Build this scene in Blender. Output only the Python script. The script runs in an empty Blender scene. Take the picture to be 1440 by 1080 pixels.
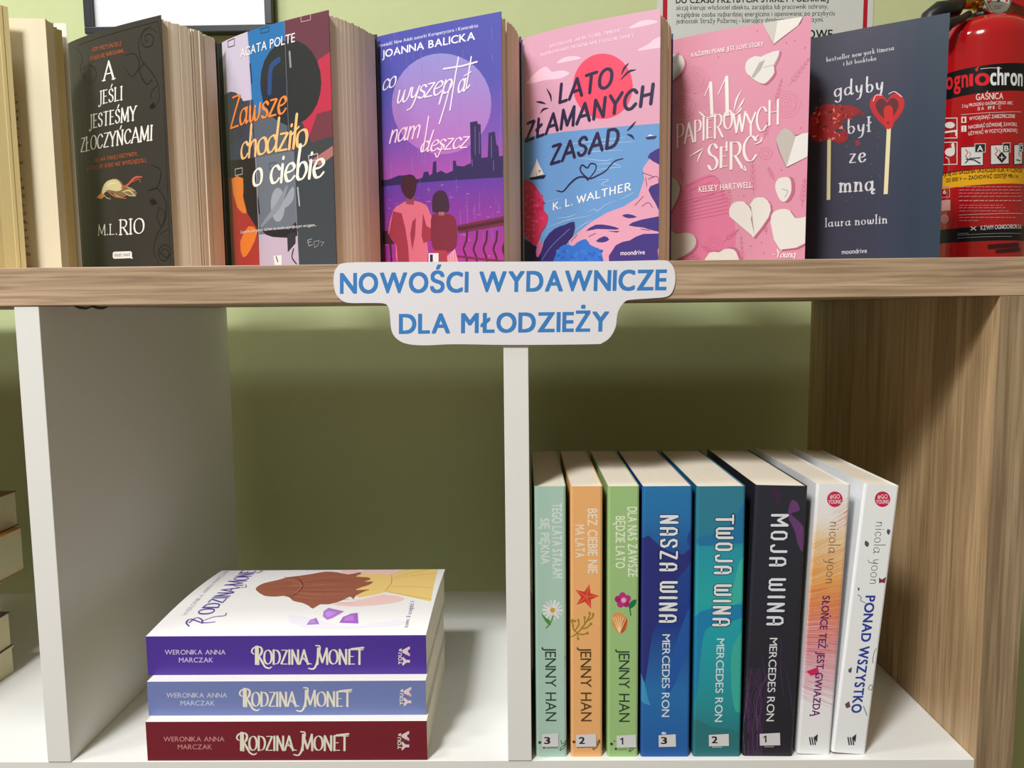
import bpy, math, random
from mathutils import Vector
from mathutils.geometry import tessellate_polygon

# ---------------------------------------------------------------- camera, world, lights, exposure
SC = bpy.context.scene
COL = SC.collection
MM = 0.001
YAW, PIT, ROL, FPX = -0.0127, 0.09764, -0.01031, 1060.0
CAM = Vector((12.857, -543.398, -6.641))            # millimetres
def cam_axes():
    cy, sy, cp, sp = math.cos(YAW), math.sin(YAW), math.cos(PIT), math.sin(PIT)
    f = Vector((sy*cp, cy*cp, -sp)); r = Vector((cy, -sy, 0)); u = r.cross(f)
    cr, sr = math.cos(ROL), math.sin(ROL)
    return cr*r + sr*u, -sr*r + cr*u, f
CR, CU, CF = cam_axes()
cd = bpy.data.cameras.new('camera'); cam = bpy.data.objects.new('camera', cd); COL.objects.link(cam)
from mathutils import Matrix
m = Matrix((CR, CU, -CF)).transposed().to_4x4(); m.translation = CAM*MM
cam.matrix_world = m
cd.sensor_width = 36; cd.lens = FPX/1440*36; cd.clip_start = 0.01
SC.camera = cam

W = bpy.data.worlds.new('room'); SC.world = W; W.use_nodes = True
W.node_tree.nodes['Background'].inputs[0].default_value = (1.0, 0.84, 0.52, 1)
W.node_tree.nodes['Background'].inputs[1].default_value = 0.235
def area(name, loc, target, power, sx, sy, col=(1, 0.97, 0.92)):
    l = bpy.data.lights.new(name, 'AREA'); l.shape = 'RECTANGLE'; l.size = sx; l.size_y = sy
    l.energy = power; l.color = col
    o = bpy.data.objects.new(name, l); COL.objects.link(o); o.location = loc
    o.rotation_euler = (Vector(target) - Vector(loc)).to_track_quat('-Z', 'Y').to_euler()
    return o
area('ceiling_or_fill_lamp', (-0.62, -1.10, 1.50), (-0.62, -1.10, 0), 35, 0.26, 0.26, (1, 1, .99))
area('ceiling_or_fill_lamp', (-0.95, -0.30, 1.50), (-0.95, -0.30, 0), 11, 0.4, 0.2, (1, 1, .99))
area('ceiling_or_fill_lamp', (-1.15, -1.8, 2.1), (-0.7, -1.2, 0), 50, 0.6, 0.6, (1, .98, .95))  # fill lamp added behind the camera to brighten the front faces
SC.view_settings.view_transform = 'Standard'; SC.view_settings.look = 'None'
SC.view_settings.gamma = 1.0; SC.view_settings.use_curve_mapping = False
SC.view_settings.exposure = 0.0

# ---------------------------------------------------------------- helpers
def V(x, y, z): return Vector((x, y, z))
def ray(x, y): return (x-720)/FPX*CR - (y-540)/FPX*CU + CF
def at_y(x, y, Y): d = ray(x, y); return CAM + d*((Y-CAM.y)/d.y)
def at_z(x, y, Z): d = ray(x, y); return CAM + d*((Z-CAM.z)/d.z)
def at_x(x, y, X): d = ray(x, y); return CAM + d*((X-CAM.x)/d.x)
def lin(c):
    return tuple(((v/255)/12.92 if v/255 <= .04045 else ((v/255+.055)/1.055)**2.4) for v in c[:3])
def nd(t, n, **k):
    x = t.nodes.new(n)
    for a, b in k.items(): setattr(x, a, b)
    return x
MATS = {}
def mat(name, rgb, rough=.5, metal=0, bump=0, scale=200, coat=0, var=.04):
    if name in MATS: return MATS[name]
    m = bpy.data.materials.new(name); m.use_nodes = True; t = m.node_tree; b = t.nodes['Principled BSDF']
    b.inputs['Roughness'].default_value = rough; b.inputs['Metallic'].default_value = metal
    b.inputs['Coat Weight'].default_value = coat
    tc = nd(t, 'ShaderNodeTexCoord'); n = nd(t, 'ShaderNodeTexNoise'); n.inputs['Scale'].default_value = scale
    t.links.new(tc.outputs['Object'], n.inputs['Vector'])
    mx = nd(t, 'ShaderNodeMix', data_type='RGBA')
    c = lin(rgb)
    mx.inputs[6].default_value = (*[v*(1-var) for v in c], 1); mx.inputs[7].default_value = (*[min(1, v*(1+var)) for v in c], 1)
    t.links.new(n.outputs['Fac'], mx.inputs[0]); t.links.new(mx.outputs[2], b.inputs['Base Color'])
    if bump:
        bp = nd(t, 'ShaderNodeBump'); bp.inputs['Strength'].default_value = bump; bp.inputs['Distance'].default_value = .0005
        t.links.new(n.outputs['Fac'], bp.inputs['Height']); t.links.new(bp.outputs[0], b.inputs['Normal'])
    MATS[name] = m; return m
def wood(name, light, dark, axis, tone=None):
    m = bpy.data.materials.new(name); m.use_nodes = True; t = m.node_tree; b = t.nodes['Principled BSDF']
    b.inputs['Roughness'].default_value = .5
    tc = nd(t, 'ShaderNodeTexCoord'); mp = nd(t, 'ShaderNodeMapping')
    s = [230, 230, 230]; s[axis] = 7; mp.inputs['Scale'].default_value = s
    t.links.new(tc.outputs['Object'], mp.inputs['Vector'])
    n = nd(t, 'ShaderNodeTexNoise'); n.inputs['Scale'].default_value = 1.4; n.inputs['Detail'].default_value = 5; n.inputs['Distortion'].default_value = .6
    t.links.new(mp.outputs[0], n.inputs['Vector'])
    r = nd(t, 'ShaderNodeValToRGB'); e = r.color_ramp.elements
    e[0].position = .36; e[0].color = (*lin(dark), 1); e[1].position = .62; e[1].color = (*lin(light), 1)
    t.links.new(n.outputs['Fac'], r.inputs[0])
    mp2 = nd(t, 'ShaderNodeMapping'); s = [32, 32, 32]; s[axis] = 1.5; mp2.inputs['Scale'].default_value = s
    t.links.new(tc.outputs['Object'], mp2.inputs['Vector'])
    n2 = nd(t, 'ShaderNodeTexNoise'); n2.inputs['Scale'].default_value = 1; n2.inputs['Detail'].default_value = 3; n2.inputs['Distortion'].default_value = 1.2
    t.links.new(mp2.outputs[0], n2.inputs['Vector'])
    mx = nd(t, 'ShaderNodeMix', data_type='RGBA', blend_type='MULTIPLY'); mx.inputs[0].default_value = 1
    r2 = nd(t, 'ShaderNodeValToRGB'); e = r2.color_ramp.elements
    e[0].position = .35; e[0].color = (.70, .67, .63, 1); e[1].position = .6; e[1].color = (1, 1, 1, 1)
    t.links.new(n2.outputs['Fac'], r2.inputs[0])
    t.links.new(r.outputs[0], mx.inputs[6]); t.links.new(r2.outputs[0], mx.inputs[7]); t.links.new(mx.outputs[2], b.inputs['Base Color'])
    bp = nd(t, 'ShaderNodeBump'); bp.inputs['Strength'].default_value = .25; bp.inputs['Distance'].default_value = .0004
    t.links.new(n.outputs['Fac'], bp.inputs['Height']); t.links.new(bp.outputs[0], b.inputs['Normal'])
    return m
def print_mat(name='print', rough=.42):
    if name in MATS: return MATS[name]
    m = bpy.data.materials.new(name); m.use_nodes = True; t = m.node_tree; b = t.nodes['Principled BSDF']
    b.inputs['Roughness'].default_value = rough; b.inputs['Specular IOR Level'].default_value = .35
    a = nd(t, 'ShaderNodeAttribute'); a.attribute_name = 'ink'
    n = nd(t, 'ShaderNodeTexNoise'); n.inputs['Scale'].default_value = 900
    tc = nd(t, 'ShaderNodeTexCoord'); t.links.new(tc.outputs['Object'], n.inputs['Vector'])
    hs = nd(t, 'ShaderNodeHueSaturation'); mr = nd(t, 'ShaderNodeMapRange')
    mr.inputs[3].default_value = .96; mr.inputs[4].default_value = 1.04
    t.links.new(n.outputs['Fac'], mr.inputs[0]); t.links.new(mr.outputs[0], hs.inputs['Value'])
    t.links.new(a.outputs['Color'], hs.inputs['Color']); t.links.new(hs.outputs[0], b.inputs['Base Color'])
    MATS[name] = m; return m
def page_mat(name, rgb, axis='Z', dens=900):
    """paper block: fine leaf lines as relief and slight tone"""
    if name in MATS: return MATS[name]
    m = bpy.data.materials.new(name); m.use_nodes = True; t = m.node_tree; b = t.nodes['Principled BSDF']
    b.inputs['Roughness'].default_value = .85
    tc = nd(t, 'ShaderNodeTexCoord'); mp = nd(t, 'ShaderNodeMapping')
    s = {'X': (dens, 4, 4), 'Z': (4, 4, dens), 'XY': (dens, dens, 4)}[axis]; mp.inputs['Scale'].default_value = s
    t.links.new(tc.outputs['Object'], mp.inputs['Vector'])
    n = nd(t, 'ShaderNodeTexNoise'); n.inputs['Scale'].default_value = 1; n.inputs['Detail'].default_value = 2
    t.links.new(mp.outputs[0], n.inputs['Vector'])
    mx = nd(t, 'ShaderNodeMix', data_type='RGBA'); c = lin(rgb)
    mx.inputs[6].default_value = (*[v*.93 for v in c], 1); mx.inputs[7].default_value = (*[min(1, v*1.04) for v in c], 1)
    t.links.new(n.outputs['Fac'], mx.inputs[0]); t.links.new(mx.outputs[2], b.inputs['Base Color'])
    MATS[name] = m; return m

def link(name, me, material=None, parent=None):
    o = bpy.data.objects.new(name, me); COL.objects.link(o)
    if material: me.materials.append(material)
    if parent: o.parent = parent; o.matrix_parent_inverse = parent.matrix_world.inverted() if False else Matrix.Translation(-parent.location)
    return o
def mesh(name, vs, fs, material=None, parent=None, smooth=False):
    me = bpy.data.meshes.new(name); me.from_pydata([tuple(Vector(v)*MM) for v in vs], [], fs); me.validate(); me.update()
    if smooth:
        for p in me.polygons: p.use_smooth = True
    return link(name, me, material, parent)
def empty(name, loc, label, cat, group=None):
    o = bpy.data.objects.new(name, None); COL.objects.link(o); o.location = Vector(loc)*MM; o.empty_display_size = .02
    tag(o, label, cat, group); return o
def tag(o, label, cat, group=None):
    o['label'] = label; o['category'] = cat
    if group: o['group'] = group
    return o
def fix_normals(o):
    import bmesh
    b = bmesh.new(); b.from_mesh(o.data); bmesh.ops.recalc_face_normals(b, faces=b.faces); b.to_mesh(o.data); b.free()
def bevel(o, w, seg=2):
    md = o.modifiers.new('bevel', 'BEVEL'); md.width = w*MM; md.segments = seg; md.limit_method = 'ANGLE'; md.angle_limit = .6
    return o
def box(name, a, b, material, parent=None, bev=0):
    x0, y0, z0 = a; x1, y1, z1 = b
    vs = [(x, y, z) for z in (z0, z1) for x, y in ((x0, y0), (x1, y0), (x1, y1), (x0, y1))]
    fs = [(3, 2, 1, 0), (4, 5, 6, 7), (0, 1, 5, 4), (1, 2, 6, 5), (2, 3, 7, 6), (3, 0, 4, 7)]
    o = mesh(name, vs, fs, material, parent)
    if bev: bevel(o, bev)
    return o
def prism(name, poly, z0, z1, material, parent=None, top=None, xf=None, smooth=False):
    """extrude a closed 2D outline (x, y) from z0 to z1; xf maps local points to the world"""
    n = len(poly); tp = top or poly
    vs = [V(x, y, z0) for x, y in poly] + [V(x, y, z1) for x, y in tp]
    if xf: vs = [xf(v) for v in vs]
    fs = [(i, (i+1) % n, n+(i+1) % n, n+i) for i in range(n)]
    for t in tessellate_polygon([[V(x, y, 0) for x, y in poly]]):
        fs.append(tuple(reversed(t))); fs.append(tuple(n+i for i in t))
    o = mesh(name, vs, fs, material, parent, smooth); fix_normals(o); return o
def lathe(name, prof, cx, cy, material, parent=None, n=48, smooth=True, a0=0, a1=2*math.pi):
    vs, fs = [], []
    for r, z in prof:
        for i in range(n):
            a = a0 + (a1-a0)*i/n; vs.append((cx+r*math.cos(a), cy+r*math.sin(a), z))
    for j in range(len(prof)-1):
        for i in range(n):
            fs.append((j*n+i, j*n+(i+1) % n, (j+1)*n+(i+1) % n, (j+1)*n+i))
    fs.append(tuple(range(n))); fs.append(tuple((len(prof)-1)*n+i for i in range(n)))
    o = mesh(name, vs, fs, material, parent, smooth); fix_normals(o)
    return o
def tube(name, pts, r, material, parent=None, n=10):
    pts = [Vector(p) for p in pts]; vs, fs = [], []
    for i, p in enumerate(pts):
        d = (pts[min(i+1, len(pts)-1)] - pts[max(i-1, 0)]).normalized()
        a = d.orthogonal().normalized() if i == 0 else (pa - d*pa.dot(d)).normalized()
        pa = a; b = d.cross(a); rr = r[i] if isinstance(r, (list, tuple)) else r
        for k in range(n):
            t = 2*math.pi*k/n; vs.append(p + (a*math.cos(t)+b*math.sin(t))*rr)
    for i in range(len(pts)-1):
        for k in range(n): fs.append((i*n+k, i*n+(k+1) % n, (i+1)*n+(k+1) % n, (i+1)*n+k))
    fs.append(tuple(range(n))); fs.append(tuple((len(pts)-1)*n+k for k in range(n)))
    o = mesh(name, vs, fs, material, parent, True); fix_normals(o); return o

# ---------------------------------------------------------------- surfaces that carry print
class Plane:
    """o + u*U + v*V, bowed outward along the normal by b millimetres"""
    def __init__(s, o, U, Vv, w, h, b=0, skew=.42):
        s.o = Vector(o); s.U = Vector(U).normalized(); s.V = Vector(Vv).normalized(); s.n = s.U.cross(s.V).normalized()
        s.w, s.h, s.b, s.k = w, h, b, skew
    def off(s, u):
        if not s.b: return 0
        e = math.log(.5)/math.log(s.k); t = min(1, max(0, u/s.w))*14; i = min(13, int(t)); f = t-i
        g = lambda j: s.b*math.sin(math.pi*(j/14)**e) if 0 < j < 14 else 0
        return g(i)*(1-f)+g(i+1)*f
    def uv(s, x, y):
        d = ray(x, y); off = 0
        for _ in range(6 if s.b else 1):
            o = s.o + s.n*off; t = (o-CAM).dot(s.n)/d.dot(s.n); p = CAM + d*t - o
            u, v = p.dot(s.U), p.dot(s.V); off = s.off(u)
        return (u, v)
    def map(s, u, v, h): return s.o + s.U*u + s.V*v + s.n*(s.off(u)+h)
class Cyl:
    def __init__(s, cx, cy, R, z0, h):
        s.cx, s.cy, s.R, s.z0, s.w, s.h, s.b, s.cu = cx, cy, R, z0, R*3.0, h, 1, 3.0
    def uv(s, x, y):
        d = ray(x, y); ox, oy = CAM.x-s.cx, CAM.y-s.cy
        A = d.x**2+d.y**2; B = ox*d.x+oy*d.y; C = ox*ox+oy*oy-s.R**2; D = B*B-A*C
        t = (-B-math.sqrt(max(0, D)))/A; p = CAM+d*t
        return (s.R*math.atan2(p.x-s.cx, -(p.y-s.cy)) + s.w/2, p.z-s.z0)
    def map(s, u, v, h):
        i = math.floor(u/s.cu+1e-9); f = u/s.cu-i; r = s.R+h
        q = [V(s.cx+r*math.sin((j*s.cu-s.w/2)/s.R), s.cy-r*math.cos((j*s.cu-s.w/2)/s.R), s.z0+v) for j in (i, i+1)]
        return q[0]*(1-f)+q[1]*f
def stepwise(fn, c):
    def g(x):
        i = math.floor(x/c+1e-9); f = x/c-i; return fn(i*c)*(1-f)+fn((i+1)*c)*f
    return g

# ---------------------------------------------------------------- drawing font (pen skeletons) and built-in font
GL = {}
def G(ch, s):
    w, *st = s.split(';'); out = []
    for k in st:
        k = k.strip(); c = k.startswith('~'); k = k.lstrip('~')
        out.append((c, [tuple(map(float, q.split(','))) for q in k.split()]))
    GL[ch] = (float(w), out)
G('A', '.72;0,0 .36,1 .72,0;.14,.34 .58,.34'); G('B', '.58;.1,0 .1,1;~.1,1 .4,.98 .5,.76 .38,.55 .1,.53;~.1,.53 .42,.52 .56,.28 .42,.02 .1,0')
G('C', '.66;~.62,.8 .45,.98 .25,.95 .06,.7 .05,.35 .2,.06 .42,.01 .63,.2'); G('D', '.7;.1,0 .1,1;~.1,1 .42,.96 .62,.72 .64,.35 .46,.05 .1,0')
G('E', '.56;.1,0 .1,1;.1,1 .52,1;.1,.53 .42,.53;.1,0 .54,0'); G('F', '.54;.1,0 .1,1;.1,1 .52,1;.1,.53 .42,.53')
G('G', '.7;~.62,.8 .45,.98 .25,.95 .06,.7 .05,.35 .2,.06 .42,.01 .63,.2;.63,.2 .63,.45 .42,.45')
G('H', '.72;.1,0 .1,1;.62,0 .62,1;.1,.52 .62,.52'); G('I', '.24;.12,0 .12,1'); G('J', '.4;.28,1 .28,.12;~.28,.12 .22,-.12 .1,-.18 .0,-.1')
G('K', '.66;.1,0 .1,1;.6,1 .12,.45;.25,.6 .64,0'); G('L', '.54;.1,0 .1,1;.1,0 .52,0'); G('M', '.88;.08,0 .12,1 .44,.1 .76,1 .8,0')
G('N', '.74;.1,0 .1,1 .62,0 .62,1'); G('O', '.74;~.37,1 .12,.85 .04,.5 .12,.15 .37,0 .62,.15 .7,.5 .62,.85 .37,1')
G('P', '.56;.1,0 .1,1;~.1,1 .42,.97 .54,.75 .42,.5 .1,.46'); G('R', '.62;.1,0 .1,1;~.1,1 .42,.97 .54,.75 .42,.5 .1,.46;.3,.46 .62,0')
G('S', '.54;~.47,.82 .34,.98 .16,.96 .07,.78 .16,.6 .38,.46 .49,.26 .4,.05 .2,0 .06,.17'); G('T', '.64;.32,0 .32,1;.02,1 .62,1')
G('U', '.7;~.1,1 .1,.3 .2,.04 .36,0 .52,.04 .6,.3 .6,1'); G('W', '1;.02,1 .27,0 .5,.9 .73,0 .98,1'); G('Y', '.66;.02,1 .33,.5 .64,1;.33,.5 .33,0')
G('Z', '.6;.06,1 .56,1 .04,0 .58,0')
G('a', '.54;~.42,.38 .3,.5 .12,.44 .04,.24 .12,.02 .28,.03 .42,.2;~.44,.5 .43,.12 .48,0 .56,.06')
G('b', '.5;~.12,1 .1,.5 .12,.06;~.1,.3 .22,.47 .38,.45 .46,.25 .36,.03 .2,0 .11,.1'); G('c', '.42;~.4,.4 .26,.5 .1,.42 .05,.22 .14,.02 .3,.01 .42,.12')
G('d', '.56;~.42,.38 .3,.5 .12,.44 .04,.24 .12,.02 .28,.03 .42,.2;~.46,1 .44,.4 .45,.08 .5,0 .58,.06')
G('e', '.44;~.06,.24 .3,.28 .4,.38 .3,.5 .14,.46 .05,.24 .14,.02 .3,.0 .44,.12'); G('g', '.5;~.42,.38 .3,.5 .12,.44 .04,.24 .12,.02 .28,.03 .42,.2;~.44,.5 .44,0 .4,-.3 .24,-.4 .08,-.3')
G('h', '.52;.1,1 .1,0;~.1,.25 .22,.46 .36,.48 .42,.3 .42,0'); G('i', '.2;.1,.5 .1,0;.1,.68 .11,.72'); G('k', '.44;.1,1 .1,0;.38,.5 .12,.22;.2,.28 .42,0')
G('l', '.2;.1,1 .1,0'); G('m', '.78;.1,.5 .1,0;~.1,.28 .2,.46 .32,.47 .38,.3 .38,0;~.38,.28 .5,.46 .62,.47 .68,.3 .68,0')
G('n', '.52;.1,.5 .1,0;~.1,.25 .22,.46 .36,.48 .42,.3 .42,0'); G('o', '.48;~.24,.5 .08,.42 .04,.24 .1,.05 .24,0 .4,.06 .44,.25 .38,.44 .24,.5')
G('p', '.5;.1,.5 .1,-.4;~.1,.3 .22,.48 .38,.45 .46,.25 .36,.03 .2,0 .11,.1'); G('r', '.36;.1,.5 .1,0;~.1,.25 .2,.44 .36,.46')
G('s', '.38;~.34,.42 .22,.5 .09,.44 .1,.32 .28,.22 .35,.1 .24,0 .05,.06'); G('t', '.34;~.16,.8 .15,.3 .18,.04 .32,.03;.02,.5 .32,.5')
G('u', '.52;~.1,.5 .1,.15 .2,.0 .34,.06 .42,.2;~.42,.5 .42,.1 .46,0 .54,.05'); G('w', '.7;~.06,.5 .1,.1 .2,0 .3,.12 .35,.45;~.35,.45 .38,.08 .5,0 .62,.15 .64,.5')
G('y', '.46;~.06,.5 .1,.2 .2,.1 .32,.18 .4,.5;~.4,.5 .36,.0 .26,-.3 .08,-.38'); G('z', '.42;.06,.5 .38,.5 .04,0 .4,0')
G('.', '.2;.1,0 .1,.03'); G(',', '.2;.1,.03 .06,-.12'); G('1', '.4;.08,.78 .24,1 .24,0')
def acc(ch, base, extra):
    w, st = GL[base]; GL[ch] = (w, st+[(c, p) for c, p in extra])
for b, c, x in (('S', 'Ś', .27), ('N', 'Ń', .36), ('O', 'Ó', .37), ('C', 'Ć', .35)): acc(c, b, [(False, [(x, 1.12), (x+.13, 1.32)])])
acc('Ż', 'Z', [(False, [(.32, 1.14), (.33, 1.18)])]); acc('Ł', 'L', [(False, [(0, .4), (.32, .62)])]); acc('ł', 'l', [(False, [(-.02, .42), (.24, .62)])])
for b, c, x in (('A', 'Ą', .68), ('E', 'Ę', .46), ('a', 'ą', .48)): acc(c, b, [(True, [(x, 0), (x-.07, -.1), (x, -.2), (x+.09, -.17)])])
GW = dict(GL)
_s = GL; GL = GW
G('N', '.46;.08,0 .08,1 .38,0 .38,1'); G('A', '.46;.08,0 .08,.78 .15,.97 .31,.97 .38,.78 .38,0;.08,.4 .38,.4')
G('S', '.46;.4,.78 .34,.97 .12,.97 .06,.78 .12,.57 .34,.44 .4,.22 .34,.03 .12,.03 .06,.22'); G('Z', '.46;.06,1 .4,1 .06,0 .4,0')
G('W', '.62;.08,1 .08,.15 .14,.03 .25,.03 .31,.15 .31,.8;.31,.15 .37,.03 .48,.03 .54,.15 .54,1'); G('I', '.2;.1,0 .1,1'); G('T', '.46;.23,0 .23,1;.02,1 .44,1')
G('O', '.46;.15,.97 .08,.8 .08,.2 .15,.03 .31,.03 .38,.2 .38,.8 .31,.97 .15,.97'); G('J', '.42;.34,1 .34,.2 .28,.03 .12,.03 .06,.2'); G('M', '.6;.08,0 .08,1 .3,.4 .52,1 .52,0')
GL = _s
def spline(p, n=6):
    if len(p) < 3: return p
    cl = p[0] == p[-1]; out = []
    q = ([p[-2]] + p + [p[1]]) if cl else ([tuple(2*a-b for a, b in zip(p[0], p[1]))] + p + [tuple(2*a-b for a, b in zip(p[-1], p[-2]))])
    for i in range(1, len(q)-2):
        for k in range(n):
            t = k/n; r = []
            for c in range(2):
                a, b, cc, d = q[i-1][c], q[i][c], q[i+1][c], q[i+2][c]
                r.append(.5*(2*b+(cc-a)*t+(2*a-5*b+4*cc-d)*t*t+(-a+3*b-3*cc+d)*t**3))
            out.append(tuple(r))
    out.append(p[-1]); return out
FONT = {}
def inside(p, q):
    c = False
    for (x0, y0), (x1, y1) in zip(q, q[1:]+q[:1]):
        if (y0 > p[1]) != (y1 > p[1]) and p[0] < (x1-x0)*(p[1]-y0)/(y1-y0)+x0: c = not c
    return c
def glyph_loops(ch):
    """outline loops of one character of the built-in font, with its advance"""
    if ch in FONT: return FONT[ch]
    c = bpy.data.curves.new('lettering', 'FONT'); c.body = ch; c.size = 1
    o = bpy.data.objects.new('lettering', c); COL.objects.link(o); bpy.context.view_layer.update()
    dg = bpy.context.evaluated_depsgraph_get(); cu = o.evaluated_get(dg).to_curve(dg); loops = []
    for sp in cu.splines:
        b = sp.bezier_points; n = len(b); L = []
        for i in range(n):
            p0, p1 = b[i], b[(i+1) % n]; P = [p0.co, p0.handle_right, p1.handle_left, p1.co]
            k = 1 if ((P[1]-P[0]).cross(P[3]-P[0]).length < 1e-4 and (P[2]-P[3]).cross(P[0]-P[3]).length < 1e-4) else 4
            for m_ in range(k):
                t = m_/k; q = P[0]*(1-t)**3+P[1]*3*t*(1-t)**2+P[2]*3*t*t*(1-t)+P[3]*t**3; L.append((q.x, q.y))
        if len(L) > 2: loops.append(L)
    o.evaluated_get(dg).to_curve_clear(); bpy.data.objects.remove(o); bpy.data.curves.remove(c)
    tris = []
    par = [[k for k in range(len(loops)) if k != i and all(inside(loops[i][m_], loops[k]) for m_ in range(0, len(loops[i]), max(1, len(loops[i])//4)))] for i in range(len(loops))]
    for i, L in enumerate(loops):
        if len(par[i]) % 2: continue
        hs = [loops[k] for k in range(len(loops)) if i in par[k] and len(par[k]) % 2]
        allp = L+[p for h in hs for p in h]
        for t in tessellate_polygon([[V(x, y, 0) for x, y in q] for q in [L]+hs]): tris.append([allp[k] for k in t])
    FONT[ch] = tris; return tris
ADV = {}
def advance(s):
    if s in ADV: return ADV[s]
    c = bpy.data.curves.new('lettering', 'FONT'); c.body = s+'.'; c.size = 1
    o = bpy.data.objects.new('lettering', c); COL.objects.link(o); bpy.context.view_layer.update()
    w = o.dimensions.x
    c.body = '.'; bpy.context.view_layer.update(); w2 = o.dimensions.x
    bpy.data.objects.remove(o); bpy.data.curves.remove(c); ADV[s] = w-w2; return ADV[s]
def font_tris(s, bold=0):
    out = []; x = 0
    for ch in s:
        if ch == ' ': x += .3+bold*2; continue
        T = glyph_loops(ch); a = min((p[0] for t in T for p in t), default=0)
        out += [[(p[0]-a+x, p[1]) for p in t] for t in T]
        x += max((p[0] for t in T for p in t), default=0)-a+.075+bold*1.7
    return out

# ---------------------------------------------------------------- flat print as thin real geometry
class Art:
    """print lying on a surface; points are given by where they are on the thing (found by looking along a pixel)"""
    def __init__(s, surf, step=.012, base=.03): s.S, s.T, s.L, s.step, s.base, s.n = surf, [], 0, .007, base, 0
    def P(s, p): return s.S.uv(*p)
    def up(s): s.L += 1
    def tri(s, pts, cols, ex=None): s.n = (s.n+1) % 11; s.T.append((pts, cols, s.base+s.L*s.step+(s.n*.0005 if ex is None else ex)))
    def uvpoly(s, pts, col, cols=None, new=True):
        if new: s.up()
        cl = [lin(c) for c in cols] if cols else [lin(col)]*len(pts)
        for t in tessellate_polygon([[V(a, b, 0) for a, b in pts]]): s.tri([pts[i] for i in t], [cl[i] for i in t])
    def poly(s, px, col, cols=None, new=True, smooth=0):
        if smooth: px = spline(list(px)+[px[0]], smooth)[:-1]
        s.uvpoly([s.P(p) for p in px], col, cols, new)
    def ell(s, c, rx, ry, col, n=24, new=True, cols=None):
        pts = [(c[0]+rx*math.cos(2*math.pi*i/n), c[1]+ry*math.sin(2*math.pi*i/n)) for i in range(n)]
        cc = None
        if cols: cc = [tuple(cols[0][k]+(cols[1][k]-cols[0][k])*(math.sin(2*math.pi*i/n)+1)/2 for k in range(3)) for i in range(n)]
        s.poly(pts, col, cc, new)
    def grad(s, stops, horiz=False):
        s.up(); w, h = s.S.w, s.S.h; N = 6
        for (a, ca), (b, cb) in zip(stops, stops[1:]):
            ca, cb = lin(ca), lin(cb)
            if horiz: q = [(a*w, 0), (b*w, 0), (b*w, h), (a*w, h)]; c = [ca, cb, cb, ca]
            else: q = [(0, h*(1-b)), (w, h*(1-b)), (w, h*(1-a)), (0, h*(1-a))]; c = [cb, cb, ca, ca]
            s.tri([q[0], q[1], q[2]], [c[0], c[1], c[2]]); s.tri([q[0], q[2], q[3]], [c[0], c[2], c[3]])
    def ribbon(s, uv, wf, col, cap=True):
        """uv centre line; wf gives width from direction angle and position"""
        cl = lin(col); n = len(uv)
        if n < 2: return
        tot = n-1
        nrm, wd = [], []
        for i in range(n):
            a, b = uv[max(0, i-1)], uv[min(n-1, i+1)]; dx, dy = b[0]-a[0], b[1]-a[1]; l = math.hypot(dx, dy) or 1
            nrm.append((-dy/l, dx/l)); wd.append(wf(math.atan2(dy, dx), i/tot)/2)
        for i in range(n-1):
            a, b = uv[i], uv[i+1]; dx, dy = b[0]-a[0], b[1]-a[1]; l = math.hypot(dx, dy)
            if l < 1e-9: continue
            d = (-dy/l, dx/l); w = wf(math.atan2(dy, dx), (i+.5)/tot)/2; wa = w; wb = w
            na = nrm[i] if (nrm[i][0]*d[0]+nrm[i][1]*d[1] > .85) else d; nb = nrm[i+1] if (nrm[i+1][0]*d[0]+nrm[i+1][1]*d[1] > .85) else d
            if na is not d: wa = wd[i]
            if nb is not d: wb = wd[i+1]
            q = [(a[0]+na[0]*wa, a[1]+na[1]*wa), (a[0]-na[0]*wa, a[1]-na[1]*wa), (b[0]-nb[0]*wb, b[1]-nb[1]*wb), (b[0]+nb[0]*wb, b[1]+nb[1]*wb)]
            s.tri([q[0], q[1], q[2]], [cl]*3); s.tri([q[0], q[2], q[3]], [cl]*3)
            if cap and (i == 0 or na is d): s.disc(a, wa, cl)
        if cap: s.disc(uv[-1], wd[-1], cl)
    def disc(s, c, r, cl, n=8):
        for i in range(n):
            a, b = 2*math.pi*i/n, 2*math.pi*(i+1)/n
            s.tri([c, (c[0]+r*math.cos(a), c[1]+r*math.sin(a)), (c[0]+r*math.cos(b), c[1]+r*math.sin(b))], [cl]*3)
    def line(s, px, w, col, smooth=0, taper=0, new=True, cap=True):
        if new: s.up()
        if smooth: px = spline(list(px), smooth)
        f = (lambda a, t: w*(1-taper*abs(2*t-1)**1.5)) if taper else (lambda a, t: w)
        s.ribbon([s.P(p) for p in px], f, col, cap)
    def basis(s, p0, p1, up):
        a, b, c = s.P(p0), s.P(p1), s.P((p0[0]+up[0], p0[1]+up[1]))
        return a, (b[0]-a[0], b[1]-a[1]), (c[0]-a[0], c[1]-a[1])
    def text(s, t, p0, p1, up, col, bold=0.0, new=True):
        if new: s.up()
        T = font_tris(t, bold); x0 = min(v[0] for q in T for v in q); x1 = max(v[0] for q in T for v in q)
        cap = .70; o, A, B = s.basis(p0, p1, up); cl = lin(col)
        sh = [(0, 0)] if bold < .003 else ([(-bold, 0), (bold, 0)] if bold < .008 else [(-bold, -bold*.6), (bold, -bold*.6), (bold, bold*.6), (-bold, bold*.6)])
        if bold > .015: sh.append((0, 0))
        for k, (dx, dy) in enumerate(sh):
            for q in T: s.tri([(o[0]+A[0]*(x+dx-x0)/(x1-x0)+B[0]*(y+dy)/cap, o[1]+A[1]*(x+dx-x0)/(x1-x0)+B[1]*(y+dy)/cap) for x, y in q], [cl]*3, k*.0013)
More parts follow.
